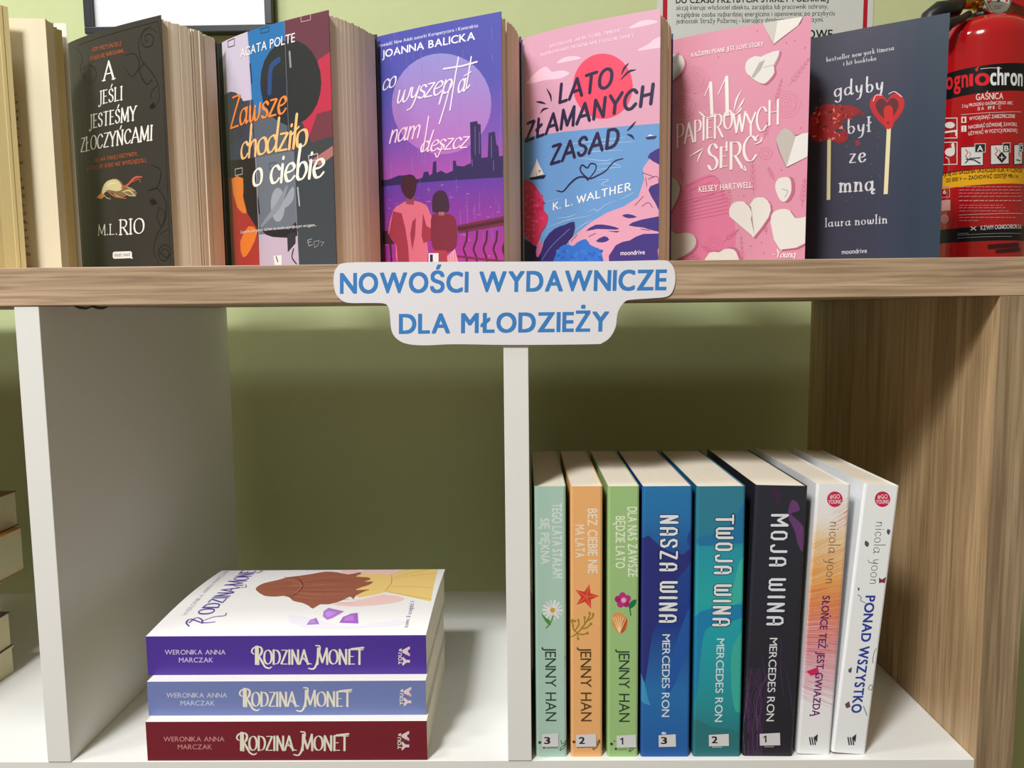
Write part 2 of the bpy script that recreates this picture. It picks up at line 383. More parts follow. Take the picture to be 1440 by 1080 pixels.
    def pen(s, t, p0, p1, up, col, thick=.14, thin=.05, serif=.0, ang=20, font=None, gap=.08, sm=5, slant=0, new=True, big=None, cap=True):
        """lettering drawn with a pen: thick/thin contrast, optional serifs; sizes in cap heights"""
        if new: s.up()
        F = font or GL; o, A, B = s.basis(p0, p1, up)
        tot = sum((F[c][0]+gap)*(big or {}).get(i, (1, 0))[0] if c != ' ' else .34 for i, c in enumerate(t)) - gap
        H = math.hypot(*B); cl = col; x = 0; fr = math.radians(ang)
        def M(gx, gy): g = gx+slant*gy; return (o[0]+A[0]*g/tot+B[0]*gy, o[1]+A[1]*g/tot+B[1]*gy)
        AL = math.hypot(*A)/tot/H
        for i, ch in enumerate(t):
            if ch == ' ': x += .34; continue
            w, st = F[ch]; k, dy = (big or {}).get(i, (1, 0))
            for c, p in st:
                pts = spline(p, sm) if c else p
                if not c:
                    q = []
                    for a, b in zip(pts, pts[1:]): q.append(a)
                    q.append(pts[-1]); pts = q
                # local width from the upright glyph direction
                uv = [M(x+a*k, b*k+dy) for a, b in pts]
                cx = pts
                def wf(ang_, t_, uv=uv):
                    d = (math.cos(ang_), math.sin(ang_)); ua = math.hypot(*A); ub = H
                    gx = (d[0]*A[0]+d[1]*A[1])/ua; gy = (d[0]*B[0]+d[1]*B[1])/ub
                    return H*(thin+(thick-thin)*abs(math.sin(math.atan2(gy, gx)-fr))**1.6)
                s.ribbon(uv, wf, col, cap)
                if serif and ch not in '.,':
                    for e, (a, b) in ((p[0], (p[0], p[1])), (p[-1], (p[-1], p[-2]))):
                        if len(p) >= 2 and min(abs(e[1]-z) for z in (0, 1, .5)) < .01 and abs(b[1]-a[1]) > .35*abs(b[0]-a[0]) and not (c and ch in 'COSGaceosdgbpyuw') and not (c and e[1] not in (0,)):
                            h = serif
                            s.ribbon([M(x+e[0]*k-h, e[1]*k+dy), M(x+e[0]*k+h, e[1]*k+dy)], lambda a_, t_: H*thin*1.1, col, False)
            x += (w+gap)*k
    def build(s, name, parent, material=None):
        w, h = s.S.w, s.S.h; vs, fs, cs = [], [], []
        def clip(poly, ax, lim, sg):
            out = []
            for i in range(len(poly)):
                (p, c), (q, d) = poly[i], poly[(i+1) % len(poly)]
                a, b = sg*(p[ax]-lim), sg*(q[ax]-lim)
                if a <= 0: out.append((p, c))
                if (a < 0 < b) or (b < 0 < a):
                    t = a/(a-b); out.append((tuple(p[k]+(q[k]-p[k])*t for k in range(2)), tuple(c[k]+(d[k]-c[k])*t for k in range(3))))
            return out
        cu = getattr(s.S, 'cu', w/14 if s.S.b else 1e9); cv = getattr(s.S, 'cv', 1e9)
        for pts, cols, z in s.T:
            P = list(zip(pts, cols))
            for ax, lim, sg in ((0, 0, -1), (0, w, 1), (1, 0, -1), (1, h, 1)):
                if P: P = clip(P, ax, lim, sg)
            if len(P) < 3: continue
            parts = [P]
            for ax, cell in ((0, cu), (1, cv)):
                nx = []
                for Q in parts:
                    lo = min(p[0][ax] for p in Q); hi = max(p[0][ax] for p in Q); i0, i1 = int(lo//cell), int(hi//cell)
                    if i0 == i1: nx.append(Q); continue
                    for i in range(i0, i1+1):
                        R = clip(Q, ax, i*cell, -1); R = clip(R, ax, (i+1)*cell, 1) if R else R
                        if len(R) > 2: nx.append(R)
                parts = nx
            for Q in parts:
                ar = sum(Q[j][0][0]*Q[(j+1) % len(Q)][0][1]-Q[(j+1) % len(Q)][0][0]*Q[j][0][1] for j in range(len(Q)))
                if abs(ar) < 1e-5: continue
                if ar < 0: Q = Q[::-1]
                b = len(vs)
                for (p, c) in Q: vs.append(tuple(s.S.map(p[0], p[1], z)*MM)); cs.append(c)
                fs.append(tuple(range(b, b+len(Q))))
        me = bpy.data.meshes.new(name); me.from_pydata(vs, [], fs)
        at = me.color_attributes.new('ink', 'FLOAT_COLOR', 'POINT')
        at.data.foreach_set('color', [x for c in cs for x in (*c, 1)])
        return link(name, me, material or print_mat(), parent)

# ---------------------------------------------------------------- setting
TOP, SH, DEP, WALL = 27.3, -349.0, 351.0, 402.0      # board top, lower shelf top, unit depth, wall distance
FLOOR = -800.0
white = mat('white_laminate', (226, 227, 225), .42, var=.015)
wall_m = mat('green_wall_paint', (192, 202, 152), .8, bump=.25, scale=60, var=.03)
floor_m = mat('grey_floor', (120, 110, 98), .6, scale=30, var=.15)
def structure(o): o['kind'] = 'structure'; return o
structure(box('wall_back', (-3000, WALL, FLOOR), (2600, WALL+80, 1700), wall_m))
structure(box('floor', (-3000, -4200, FLOOR-30), (2600, WALL, FLOOR), floor_m))

# ---------------------------------------------------------------- bookcase
oak_h = wood('oak_along', (204, 177, 150), (160, 134, 109), 0)
oak_v = wood('oak_upright', (206, 176, 136), (176, 146, 110), 2)
bc = empty('bookcase', (0, DEP/2, FLOOR), 'open bookcase with oak-effect outer boards and white inner shelves', 'bookcase')
XR, XL = 354.0, -708.0
box('top_board', (XL-28, 0, 0), (XR+28, DEP, TOP), oak_h, bc, .5)
oak_e = wood('oak_edging', (172, 150, 120), (138, 118, 92), 2)
sp = box('side_panel', (XR, .6, FLOOR), (XR+27.5, DEP, -.2), oak_v, bc)
o = box('edge_band', (XR, 0, FLOOR), (XR+27.5, .6, -.2), oak_e, sp, .3); o['label'] = 'greyer oak edge strip'
box('side_panel', (XL-28, 0, FLOOR), (XL, DEP, -.2), oak_v, bc, .5)
zs = [SH, SH-18-349]
for i, z in enumerate(zs):
    if i: o = box('shelf', (XL+.3, 3, z-18), (XR-.3, DEP, z), white, bc, .4)
    else: box('shelf', (XL+.3, 1.5, z-18), (XR-.3, DEP, z), white, bc, .4)
for x in (-354, 0):
    box('divider', (x, .8, SH+.2), (x+18, DEP, -.2), white, bc, .4)
    box('divider', (x, .8, SH-18-349+.2), (x+18, DEP, SH-18.2), white, bc, .4)
# scraps of tape under the board
for px, lab in ((114, 'left'), (137, 'right')):
    p = at_y(px, 432, 3)
    o = tube('tape_scrap', [(p.x-5, 4, -.6), (p.x-1, 3, -1.6), (p.x+3, 4, -2.2), (p.x+6, 6, -1.2)], [.5, 1.1, .9, .4], mat('dark_tape', (60, 48, 36), .6))
    tag(o, 'tiny dark tape scrap under the oak board, %s one of the two' % lab, 'tape')

# ---------------------------------------------------------------- sign hanging on the board edge
out = [(488, 369.5), (560, 368.5), (700, 368), (850, 367.5), (925, 366), (940, 368), (948, 379), (949.5, 396), (945, 411), (936, 417.5), (915, 419.5), (887, 421.5),
       (879, 424), (872, 432), (868, 442), (865.5, 460), (858, 474), (847, 482), (832, 484), (720, 485), (640, 484), (600, 485.5), (575, 484), (560, 478), (551, 466), (548.5, 445),
       (547, 434), (541, 427), (520, 426), (488, 425.5), (475, 417), (470, 404), (469.5, 388), (474, 376)]
sg = empty('paper_sign', at_y(705, 485, -.6), 'white cut-out paper sign with blue lettering stuck on the oak board edge', 'sign')
pl = []
for x, y in spline(out+[out[0]], 4)[:-1]: p = at_y(x, y, -.6); pl.append((p.x, p.z))
paper_white = mat('paper_white', (226, 225, 232), .6, var=.01)
prism('sheet', pl, -.9, -.4, paper_white, sg, xf=lambda v: V(v.x, v.z, v.y))
a = Art(Plane((-400, -.9, -200), (1, 0, 0), (0, 0, 1), 800, 400))
BL = (62, 128, 198)
a.text('NOWOŚCI WYDAWNICZE', (479, 412.5), (936, 407.5), (0, -28.5), BL, .03)
a.text('DLA MŁODZIEŻY', (562, 469), (855, 465.5), (0, -27.5), BL, .03)
a.build('lettering', sg)

# ---------------------------------------------------------------- standing fanned books on top
random.seed(5)

paper = page_mat('book_paper', (232, 216, 194), 'XY', 260)
paper_y = page_mat('book_paper_yellow', (214, 196, 140), 'XY', 260)
def strip_outline(path, t):
    """closed outline of a bent sheet of thickness t, offset to the right of travel"""
    o = []
    for i, p in enumerate(path):
        a, b = path[max(0, i-1)], path[min(len(path)-1, i+1)]; dx, dy = b[0]-a[0], b[1]-a[1]; l = math.hypot(dx, dy) or 1
        o.append((p[0]+dy/l*t, p[1]-dx/l*t))
    return path + o[::-1]
def bowed(a, b, h, n=8, k=.42):
    e = math.log(.5)/math.log(k); dx, dy = b[0]-a[0], b[1]-a[1]; l = math.hypot(dx, dy)
    return [(a[0]+dx*t+dy/l*h*math.sin(math.pi*t**e), a[1]+dy*t-dx/l*h*math.sin(math.pi*t**e)) for t in [i/n for i in range(n+1)]]
def wedges(name, A0, A1, E, z0, H, b0, b1, material, parent, gaps=(), jit=.25, n=44):
    """a fanned page block: sectioned sheets from the spine line A0-A1 to the fore-edge path E (function of t)"""
    vs, fs = [], []
    ts = [i/n for i in range(n+1)]
    for i in range(n):
        t0, t1 = ts[i], ts[i+1]
        if any(a <= (t0+t1)/2 <= b for a, b in gaps): continue
        j = random.uniform(-1, 1)*jit*(4 if random.random() < .1 else .35); zz = z0+H+random.uniform(-1, 1)*(jit*1.5+.2)
        c = []
        for t in (t0, t1):
            a = (A0[0]+(A1[0]-A0[0])*t, A0[1]+(A1[1]-A0[1])*t); e = E(t); l = math.hypot(e[0]-a[0], e[1]-a[1])
            e = (e[0]+(e[0]-a[0])/l*j, e[1]+(e[1]-a[1])/l*j); c.append(bowed(a, e, b0+(b1-b0)*t))
        pl = c[0]+c[1][::-1]; m = len(pl); b = len(vs)
        vs += [V(x, y, z0) for x, y in pl]+[V(x, y, zz) for x, y in pl]
        fs += [(b+k, b+(k+1) % m, b+m+(k+1) % m, b+m+k) for k in range(m)]
        h = m//2
        for q in range(h-1):
            fs.append((b+m+q, b+m+q+1, b+m+m-2-q, b+m+m-1-q)); fs.append((b+q+1, b+q, b+m-1-q, b+m-2-q))
    o = mesh(name, vs, fs, material, parent); fix_normals(o); return o
def fan_book(sp, fp, ep, label, cover_rgb, H=205, bow=3, th=24, group='new paperbacks standing fanned on top', left=2.0, midp=None, gaps=(), extra=2):
    S = at_z(*sp, TOP+H); F = at_z(*fp, TOP+H)
    E1 = at_z(*ep, TOP+H-2) if ep else V(S.x+(F.x-S.x)*1.02, F.y+26, 0)
    S, F, E1 = (S.x, S.y), (F.x, F.y), (E1.x, E1.y)
    w = math.hypot(F[0]-S[0], F[1]-S[1]); U = ((F[0]-S[0])/w, (F[1]-S[1])/w)
    r = empty('paperback_book', (S[0], S[1], TOP), label, 'book', group)
    sf = Plane((S[0], S[1], TOP), (U[0], U[1], 0), (0, 0, 1), w, H, bow)
    f = [(S[0]+U[0]*w*i/14+sf.n.x*sf.off(w*i/14), S[1]+U[1]*w*i/14+sf.n.y*sf.off(w*i/14)) for i in range(14, -1, -1)]; S1 = (S[0]-1.0, S[1]+th)
    bx, by = E1[0]-S1[0], E1[1]-S1[1]; bl = math.hypot(bx, by); B1 = (S1[0]+bx/bl*(bl+extra), S1[1]+by/bl*(bl+extra)+2)
    path = f + [(S[0]-left, S[1]+3), (S[0]-left-.6, S[1]+th*.5), (S1[0]-left*.5, S1[1]-2), S1] + [(S1[0]+(B1[0]-S1[0])*t, S1[1]+(B1[1]-S1[1])*t) for t in (.5, 1)]
    # travel goes fore-edge -> spine -> back, so the inside of the cover lies to the right
    prism('cover', strip_outline(path, .45), TOP, TOP+H, mat('cover_%d_%d_%d' % cover_rgb, cover_rgb, .4, var=.02), r)
    Fi = (F[0]-U[0]*2.2-U[1]*-1.2, F[1]-U[1]*2.2+1.4)
    def E(t):
        mx = midp or 4.0; q = math.sin(math.pi*t)*mx; dx, dy = E1[0]-Fi[0], E1[1]-Fi[1]; l = math.hypot(dx, dy)
        return (Fi[0]+dx*t+dy/l*q, Fi[1]+dy*t-dx/l*q)
    wedges('page_block', (S[0]+1.2, S[1]+2.0), (S1[0]+1, S1[1]-2), E, TOP, H-2.2, bow, 0, paper, r, gaps)
    return r, sf

# --- A jeśli jesteśmy złoczyńcami
r, sf = fan_book((92, 63), (226, 21), (302, 55), 'black paperback with white title about villains and a fallen bird on top of the bookcase', (50, 48, 44), bow=4, left=1, gaps=((.47, .5),))
a = Art(sf); a.grad([(0, (58, 55, 50)), (1, (52, 50, 46))])
SW = (27, 25, 23)
for q in ([(213, 36), (201, 44), (195, 62), (199, 84), (212, 100), (222, 118), (224, 140), (216, 152)], [(209, 55), (207, 58), (204, 56), (205, 50), (211, 48), (216, 54), (213, 64), (204, 66), (199, 57), (202, 45), (212, 40), (221, 46)],
          [(222, 120), (214, 128), (212, 140)], [(108, 68), (116, 82), (113, 98), (120, 110), (118, 96)], [(113, 98), (128, 92), (136, 104), (128, 118), (118, 112)], [(176, 78), (190, 76), (196, 92), (186, 108), (176, 96)],
          [(213, 232), (226, 240), (222, 262), (210, 268)], [(207, 268), (222, 266), (233, 284), (232, 310), (222, 328), (216, 352), (224, 371)], [(222, 290), (232, 300), (228, 318), (221, 306), (224, 292)],
          [(232, 357), (229, 360), (227, 356), (230, 350), (236, 352), (237, 361), (231, 367), (224, 362), (224, 350), (232, 344), (241, 350)], [(225, 330), (236, 322)], [(222, 352), (233, 362), (242, 356)], [(203, 88), (196, 100), (206, 118), (214, 112)]):
    a.line(q, .95, SW, 6, .5)
a.poly([(210, 282), (216, 279), (222, 286), (214, 289)], SW); a.poly([(210, 150), (216, 143), (219, 150), (213, 154)], SW)
a.line([(110, 64), (222, 30), (227, 60), (240, 370)], .35, SW)
OR = (176, 88, 52); WH = (232, 230, 224)
def serif(t, p0, p1, up, col=WH, **k):
    d = dict(thick=.17, thin=.055, serif=.14, ang=15, gap=.1); d.update(k); a.pen(t, p0, p1, up, col, **d)
a.pen('GDY PRZYJACIELE', (130, 72.5), (171.5, 63.5), (0, -5), OR, .2, .1, 0)
a.pen('STAJĄ SIĘ WROGAMI...', (127, 85), (177, 73), (0, -5), OR, .2, .1, 0)
serif('A', (146.2, 113.3), (160, 110.7), (0, -25)); serif('JEŚLI', (139, 147), (172.5, 140), (0, -18)); serif('JESTEŚMY', (126, 181), (191.5, 168.5), (0, -18.5))
serif('ZŁOCZYŃCAMI', (114, 214), (214.5, 196.7), (0, -19))
a.pen('...NIE MA TAKIEJ KRZYWDY,', (130, 229), (194.5, 218.5), (0, -5), OR, .2, .1, 0)
a.pen('KTÓREJ BY SOBIE NIE WYRZĄDZILI.', (122.7, 240), (206.7, 227.8), (0, -5), OR, .2, .1, 0)
a.poly([(143, 272), (146, 260), (154, 253), (164, 251), (171, 256), (176, 262), (186, 264), (193, 272), (188, 277), (180, 274), (172, 278), (160, 272), (150, 270)], (128, 104, 70), smooth=2)
a.poly([(143, 271), (147, 259), (154, 253.5), (164, 252.5), (170, 258), (172, 266), (164, 269), (152, 267), (146, 273)], (212, 198, 150), smooth=2); a.line([(150, 262), (156, 258), (164, 258)], 1, (232, 222, 180), 4, .6)
for q in ([(176, 266), (184, 270), (192, 271)], [(174, 270), (182, 275), (190, 275)], [(178, 262), (186, 267), (190, 268)], [(160, 272), (168, 277), (176, 279)], [(146, 273), (150, 278), (156, 280)]): a.line(q, .8, random.choice([(176, 150, 100), (200, 180, 130), (120, 90, 60)]), 3, .5)
a.poly([(136, 278), (142, 272), (149, 275), (143, 280)], (200, 140, 60)); a.line([(171, 264), (180, 260), (190, 250), (200, 249)], 2.0, (190, 90, 70), 4, .5); a.line([(184, 257), (195, 252), (198, 256)], .9, (170, 80, 60), 4)
a.line([(150, 268), (162, 276), (178, 279)], 1.2, (190, 110, 80), 4, .6); a.line([(172, 270), (182, 268), (191, 276)], 1.4, (205, 190, 140), 4, .6)
serif('M.L.', (138.2, 330.7), (165.5, 329.3), (0, -14)); serif('RIO', (168.2, 330), (203.3, 327.8), (0, -20.5))
a.poly([(159, 355.5), (161, 354), (184, 353.3), (186, 355), (186, 361), (187.5, 364), (183, 363), (161, 364), (159, 362)], (235, 233, 228)); a.text('must read', (161.5, 361), (183, 360), (0, -5.5), (60, 58, 55))
a.build('cover_print', r)

# --- Zawsze chodziło o ciebie
r, sf = fan_book((312, 60), (462, 14), (527, 51), 'paperback with orange brush title over red, blue and lilac panels on top of the bookcase', (28, 28, 30), bow=5, left=5)
a = Art(sf); a.grad([(0, (70, 72, 78)), (1, (60, 62, 68))])
a.poly([(300, 50), (348, 40), (355, 140), (358, 205), (300, 215)], (196, 186, 208))
a.poly([(348, 30), (400, 10), (404, 120), (410, 200), (358, 215)], (44, 112, 172))
a.poly([(400, 10), (475, 0), (480, 110), (478, 190), (411, 205), (404, 120)], None or (104, 58, 72))
a.poly([(448, 84), (480, 60), (482, 200), (412, 206), (425, 130)], (186, 52, 76)); a.poly([(430, 205), (446, 160), (480, 150), (482, 205)], (112, 58, 68))
a.poly([(300, 150), (356, 140), (362, 223), (300, 235)], (62, 68, 82)); a.poly([(356, 160), (404, 150), (416, 260), (362, 262)], (88, 96, 108))
a.ell((409, 116), 43, 60, (46, 49, 50)); a.poly([(367, 120), (404, 100), (406, 178), (384, 165), (370, 145)], (42, 46, 54)); a.line([(392, 84), (381, 96), (379, 130)], 5, (44, 76, 128), 5)
a.ell((326, 166), 21, 37, (62, 62, 74))
a.poly([(404, 176), (425, 172), (440, 205), (404, 210)], (58, 62, 66))
a.poly([(410, 205), (440, 200), (482, 186), (486, 385), (421, 385)], (62, 68, 74)); a.poly([(437, 204), (470, 202), (474, 216), (453, 230), (440, 226)], (66, 66, 70))
a.poly([(434, 228), (472, 202), (474, 214), (450, 233)], (168, 112, 110))
a.poly([(306, 228), (360, 222), (366, 385), (310, 385)], (44, 42, 42))
a.poly([(312, 250), (342, 250), (341, 272), (348, 300), (362, 322), (367, 385), (312, 385)], (168, 56, 50))
a.poly([(326, 252), (342, 251), (342, 278), (347, 300), (334, 292)], (222, 128, 56), smooth=2); a.poly([(350, 318), (362, 326), (352, 352), (342, 362), (338, 340)], (226, 124, 48), smooth=2)
a.poly([(342, 250), (360, 235), (362, 312), (350, 300), (343, 278)], (42, 40, 40))
a.poly([(359, 222), (414, 212), (419, 330), (364, 330)], (104, 112, 124)); a.poly([(364, 330), (419, 326), (421, 385), (366, 385)], (186, 170, 190))
a.ell((391, 288), 10, 24, (150, 158, 168)); a.poly([(398, 286), (412, 262), (413, 280), (402, 292)], (150, 156, 170), smooth=3); a.line([(368, 318), (392, 288), (404, 262)], 6, (132, 140, 152), 4, .7)
a.poly([(360, 312), (368, 322), (405, 322), (416, 312), (418, 332), (395, 334), (374, 330)], (40, 38, 44), smooth=2)
a.poly([(404, 330), (416, 326), (416, 342), (405, 355)], (52, 50, 58)); a.line([(413, 350), (411, 362), (417, 371)], 1.3, (48, 44, 52), 4)
for q in ([(320.5, 58), (330, 54), (330, 64), (321, 66.5), (320.5, 58)], ): a.line(q, .6, (90, 60, 80))
for q, c in (([(423, 21), (437, 18), (437, 28), (424, 31), (423, 21)], (190, 150, 160)), ([(366, 41), (378, 37), (378, 44), (367, 47), (366, 41)], (40, 90, 130)), ([(331, 238), (341, 236), (341, 245), (331, 247), (331, 238)], (190, 180, 186)),
             ([(434, 219), (447, 216), (447, 225), (435, 227), (434, 219)], (205, 195, 200)), ([(379, 230), (389, 228), (389, 236), (379, 238), (379, 230)], (80, 84, 90))): a.line(q, .7, c)
a.line([(407.5, 73), (409, 94)], 2, (150, 148, 152)); a.line([(419, 264), (421.5, 289)], 1.6, (170, 172, 176)); a.line([(352, 90), (354, 116)], 1.6, (30, 60, 100)); a.line([(363, 278), (365, 300)], 1.6, (30, 30, 34))
a.line([(400, 27), (406, 178), (414, 246), (421, 372)], .35, (140, 145, 155)); a.line([(348, 44), (354, 180), (360, 222), (366, 372)], .35, (215, 210, 220))
a.text('AGATA POLTE', (338.5, 81.5), (415, 59), (0, -12.5), (235, 233, 235), .006)
def brush(t, p0, p1, up, col, **k):
    d = dict(thick=.13, thin=.05, ang=25, gap=.02, slant=.12); d.update(k); a.pen(t, p0, p1, up, col, **d)
brush('Zawsze', (324, 181), (402, 158), (0, -42), (240, 138, 62), thick=.12, gap=.03)
brush('chodziło', (338, 224), (432, 205), (0, -44), (244, 190, 128), gap=-.02)
brush('o ciebie', (355, 262), (455, 248), (0, -46), (244, 238, 226), gap=0)
a.text('Zamieszka pod jednym dachem ze swoim największym wrogiem...', (338.5, 328.5), (445.5, 318), (0, -4), (225, 222, 222), .004)
a.line([(439, 336), (433, 338), (435, 346), (440, 344)], .7, (150, 152, 158)); a.line([(433, 341), (438, 340)], .6, (150, 152, 158)); a.line([(443, 348), (442, 340), (449, 338), (448, 345), (443, 348)], .6, (140, 142, 148)); a.line([(451, 340), (456, 341), (452, 346)], .6, (140, 142, 148))
a.poly([(385, 360), (397, 358.5), (397, 374), (387, 374)], (222, 220, 222)); a.line([(389, 361), (391, 368)], 1.2, (70, 70, 80))
a.build('cover_print', r)

# --- co wyszeptał nam deszcz
r, sf = fan_book((529, 52), (705, 16), (730, 54), 'purple paperback with two people at a railing under a moon, behind the paper sign', (52, 40, 88), bow=1.5, left=1.2)
a = Art(sf); a.grad([(0, (78, 82, 172)), (.25, (84, 82, 172)), (.45, (120, 80, 176)), (.62, (172, 80, 168)), (.66, (176, 78, 164))])
a.ell((621, 146), 70, 71, None, 36, True, [(146, 142, 208), (180, 108, 188)])
a.poly([(500, 262), (720, 245), (720, 385), (500, 385)], None, [(96, 60, 160), (96, 60, 160), (176, 50, 142), (176, 50, 142)])
a.text('Powieść New Adult autorki Korepetytora i Kontraktu', (532.8, 66.7), (672, 38), (0, -4.6), (216, 216, 240), .01)
a.text('JOANNA BALICKA', (537.4, 81.5), (667.8, 55.5), (0, -10.5), (238, 238, 246), .014)
random.seed(3)
for i in range(70):
    x = random.uniform(532, 706); y = random.uniform(30, 330); l = random.uniform(8, 40); a.line([(x, y), (x+.5, y+l)], random.uniform(.12, .3), random.choice([(122, 118, 200), (140, 130, 205), (156, 120, 200)]), new=i == 0, cap=False)
SK = (52, 42, 88)
a.poly([(530, 262), (536, 254), (548, 252), (560, 247), (575, 246), (586, 252), (594, 250), (596, 242), (602, 241), (604, 247), (608, 244), (609, 228), (613.5, 226), (614, 243), (620, 240), (628, 244), (637, 240), (637, 226), (641, 226), (642, 233),
        (652, 234), (660, 230), (662.5, 230), (661, 172), (671, 170), (672, 174), (676, 175), (677, 222), (686, 221), (687, 187), (696, 185), (698, 203), (701, 206), (702, 220), (712, 218), (712, 249), (660, 252), (600, 256), (540, 262)], SK)
for x, y, l in ((668, 178, 40), (674, 186, 30), (691, 192, 30), (664, 224, 10), (694, 226, 14)): a.line([(x, y), (x+.3, y+l)], .5, (120, 100, 170))
for i in range(60):
    x, y = random.uniform(535, 708), random.uniform(258, 366); a.line([(x, y), (x+random.uniform(1, 6), y-.3)], random.uniform(.2, .5), random.choice([(190, 130, 210), (205, 120, 190), (150, 100, 200)]), new=i == 0, cap=False)
for i in range(34):
    x, y = random.uniform(535, 708), random.uniform(240, 340); a.line([(x, y), (x+.2, y+random.uniform(8, 26))], .22, (160, 110, 200), new=i == 0, cap=False)
BR = (78, 34, 54)
a.poly([(643, 317), (713, 303), (713, 316), (645, 328)], (112, 44, 62)); a.poly([(643, 320), (713, 307), (713, 312), (644, 325)], BR)
for x in (657, 671, 685, 699, 712): a.line([(x, 325), (x-1, 338), (x-5, 350), (x-1, 362), (x, 374)], 1.7, BR, 4)
a.line([(640, 360), (713, 368)], 1.6, (112, 44, 62))
a.poly([(530, 326), (552, 324), (555, 343), (530, 343)], BR); a.line([(549, 343), (551, 374)], 2, BR)
a.poly([(571, 283), (582, 282), (599, 288), (605, 300), (612, 320), (600, 332), (601, 374), (560, 374), (557, 344), (546, 328), (553, 296), (562, 288)], (216, 110, 132), smooth=2)
a.poly([(553, 297), (565, 300), (570, 320), (574, 345), (576, 374), (560, 374), (558, 345), (547, 330)], (158, 56, 74)); a.poly([(580, 312), (585, 306), (584, 330), (580, 352), (577, 330)], (158, 56, 74)); a.poly([(595, 300), (600, 318), (611, 324), (608, 336), (596, 342), (593, 332)], (158, 56, 74))
a.poly([(572, 276), (583, 276), (582, 288), (571, 287)], (150, 70, 86)); a.poly([(564, 256), (570, 247), (580, 246), (586, 254), (584, 270), (579, 280), (572, 278), (565, 268)], (70, 36, 50), smooth=3)
a.poly([(608, 302), (622, 300), (637, 303), (642, 316), (642, 345), (630, 354), (612, 352), (607, 340), (606, 318)], (122, 44, 62), smooth=2); a.poly([(610, 352), (628, 352), (636, 374), (608, 374)], (168, 60, 78)); a.poly([(629, 360), (640, 350), (646, 374), (630, 374)], (220, 150, 170))
for i in range(3): a.line([(631+i*4, 356), (633+i*4, 374)], .3, (170, 70, 96))
a.poly([(608, 292), (609, 276), (617, 268), (626, 270), (631, 282), (631, 296), (622, 299), (610, 298)], (66, 40, 60), smooth=3); a.poly([(617, 298), (625, 298), (625, 303), (617, 303)], (170, 96, 100))
PW = (238, 224, 242)
brush('co', (537, 128), (556, 121), (0, -27), PW, slant=.3, thick=.12)
brush('wyszep', (556, 146), (634, 129), (0, -34), PW, slant=.35, thick=.1, gap=-.03)
a.line([(634, 118), (626, 148), (618, 174)], 1.2, PW); a.line([(645, 81), (640, 110), (633, 155)], 1.3, PW); a.line([(624, 97), (650, 93), (671, 87)], 1.4, PW)
brush('a', (643, 131), (654, 128), (0, -34), PW, slant=.3, thick=.1); a.line([(663, 80), (659, 105), (656, 124), (661, 120)], 1.3, PW, 4); a.line([(653, 107), (663, 101)], .9, PW)
P2 = (240, 206, 232)
brush('nam', (546, 202), (590, 193), (0, -34), P2, slant=.35, thick=.1, gap=-.02)
a.line([(603, 164), (599, 190), (595, 213)], 1.3, P2); brush('deszcz', (590, 214), (657, 207), (0, -28), P2, slant=.35, thick=.12, gap=0); a.line([(622, 205), (619, 214), (615, 221), (612, 216)], 1.1, P2, 4)
a.poly([(603, 356), (617, 356), (617, 374), (603, 374)], (226, 222, 228)); a.poly([(605, 358), (609, 358), (609, 374), (605, 374)], (60, 40, 70))
a.build('cover_print', r)

# --- Lato złamanych zasad
r, sf = fan_book((735, 55), (929, 12), (944, 50), 'pink and blue seaside paperback with dark slanted title and red sun, above the sign', (58, 48, 110), bow=6, left=1.2, th=20)
a = Art(sf); a.grad([(0, (214, 162, 186)), (1, (214, 156, 184))])
a.poly([(725, 195), (932, 173), (945, 174), (945, 385), (725, 385)], (104, 152, 208))
C1 = (246, 200, 220)
for q in ([(740, 118), (756, 100), (768, 94), (776, 101), (790, 99), (801, 103), (788, 110), (765, 113)], [(783, 89), (793, 81), (808, 79), (817, 82), (800, 86)], [(884, 40), (900, 30), (915, 28), (925, 31), (908, 36)], [(896, 71), (912, 62), (922, 54), (940, 50), (940, 64), (915, 69)]): a.poly(q, C1, smooth=3)
a.ell((847.8, 121.3), 42, 46, (238, 74, 104), 40)
LB = (160, 190, 232)
for q in ([(792, 204), (830, 199), (880, 193)], [(806, 212), (840, 203), (893, 199)], [(812, 216), (835, 213), (874, 211)], [(815, 222), (850, 226), (862, 222)], [(840, 231), (862, 230), (874, 235)], [(838, 239), (860, 236), (873, 235.5)], [(840, 253), (856, 253), (846, 259), (858, 262)],
          [(736, 230), (756, 229)], [(766, 284), (790, 279)], [(783, 307), (800, 305), (812, 300)], [(769, 320), (800, 309), (832, 303)], [(808, 325), (820, 316), (834, 309)], [(826, 299), (836, 294), (840, 297), (852, 288), (866, 282)], [(871, 281), (884, 275), (894, 269)]): a.line(q, .75, LB, 5, .6)
ND = (44, 34, 70)
a.text('BESTSELLER „NEW YORK TIMESA”', (772.8, 67.6), (874.6, 44.4), (0, -4.6), (250, 214, 230), .004); a.text('INSPIROWANY PIOSENKAMI TAYLOR SWIFT', (760.7, 79.6), (892, 52), (0, -4.6), (250, 214, 230), .004)
def slab(t, p0, p1, up): a.pen(t, p0, p1, up, ND, thick=.2, thin=.17, ang=0, gap=.14, slant=.1)
slab('LATO', (785, 145), (860, 121), (0, -25)); slab('ZŁAMANYCH', (739, 199), (918, 145), (0, -24)); slab('ZASAD', (774, 231), (869, 205), (0, -24))
for q in ([(769, 125), (774, 134), (775.5, 143)], [(754, 143), (761, 144), (767.5, 146)], [(771, 152), (764, 154), (760, 159)], [(884, 89), (878, 96), (874, 105)], [(894, 98), (884, 101), (873, 112)], [(894, 171), (888, 178), (882, 184)], [(892, 196), (888, 191), (882, 189)]): a.line(q, 1.9, ND, 4, .75)
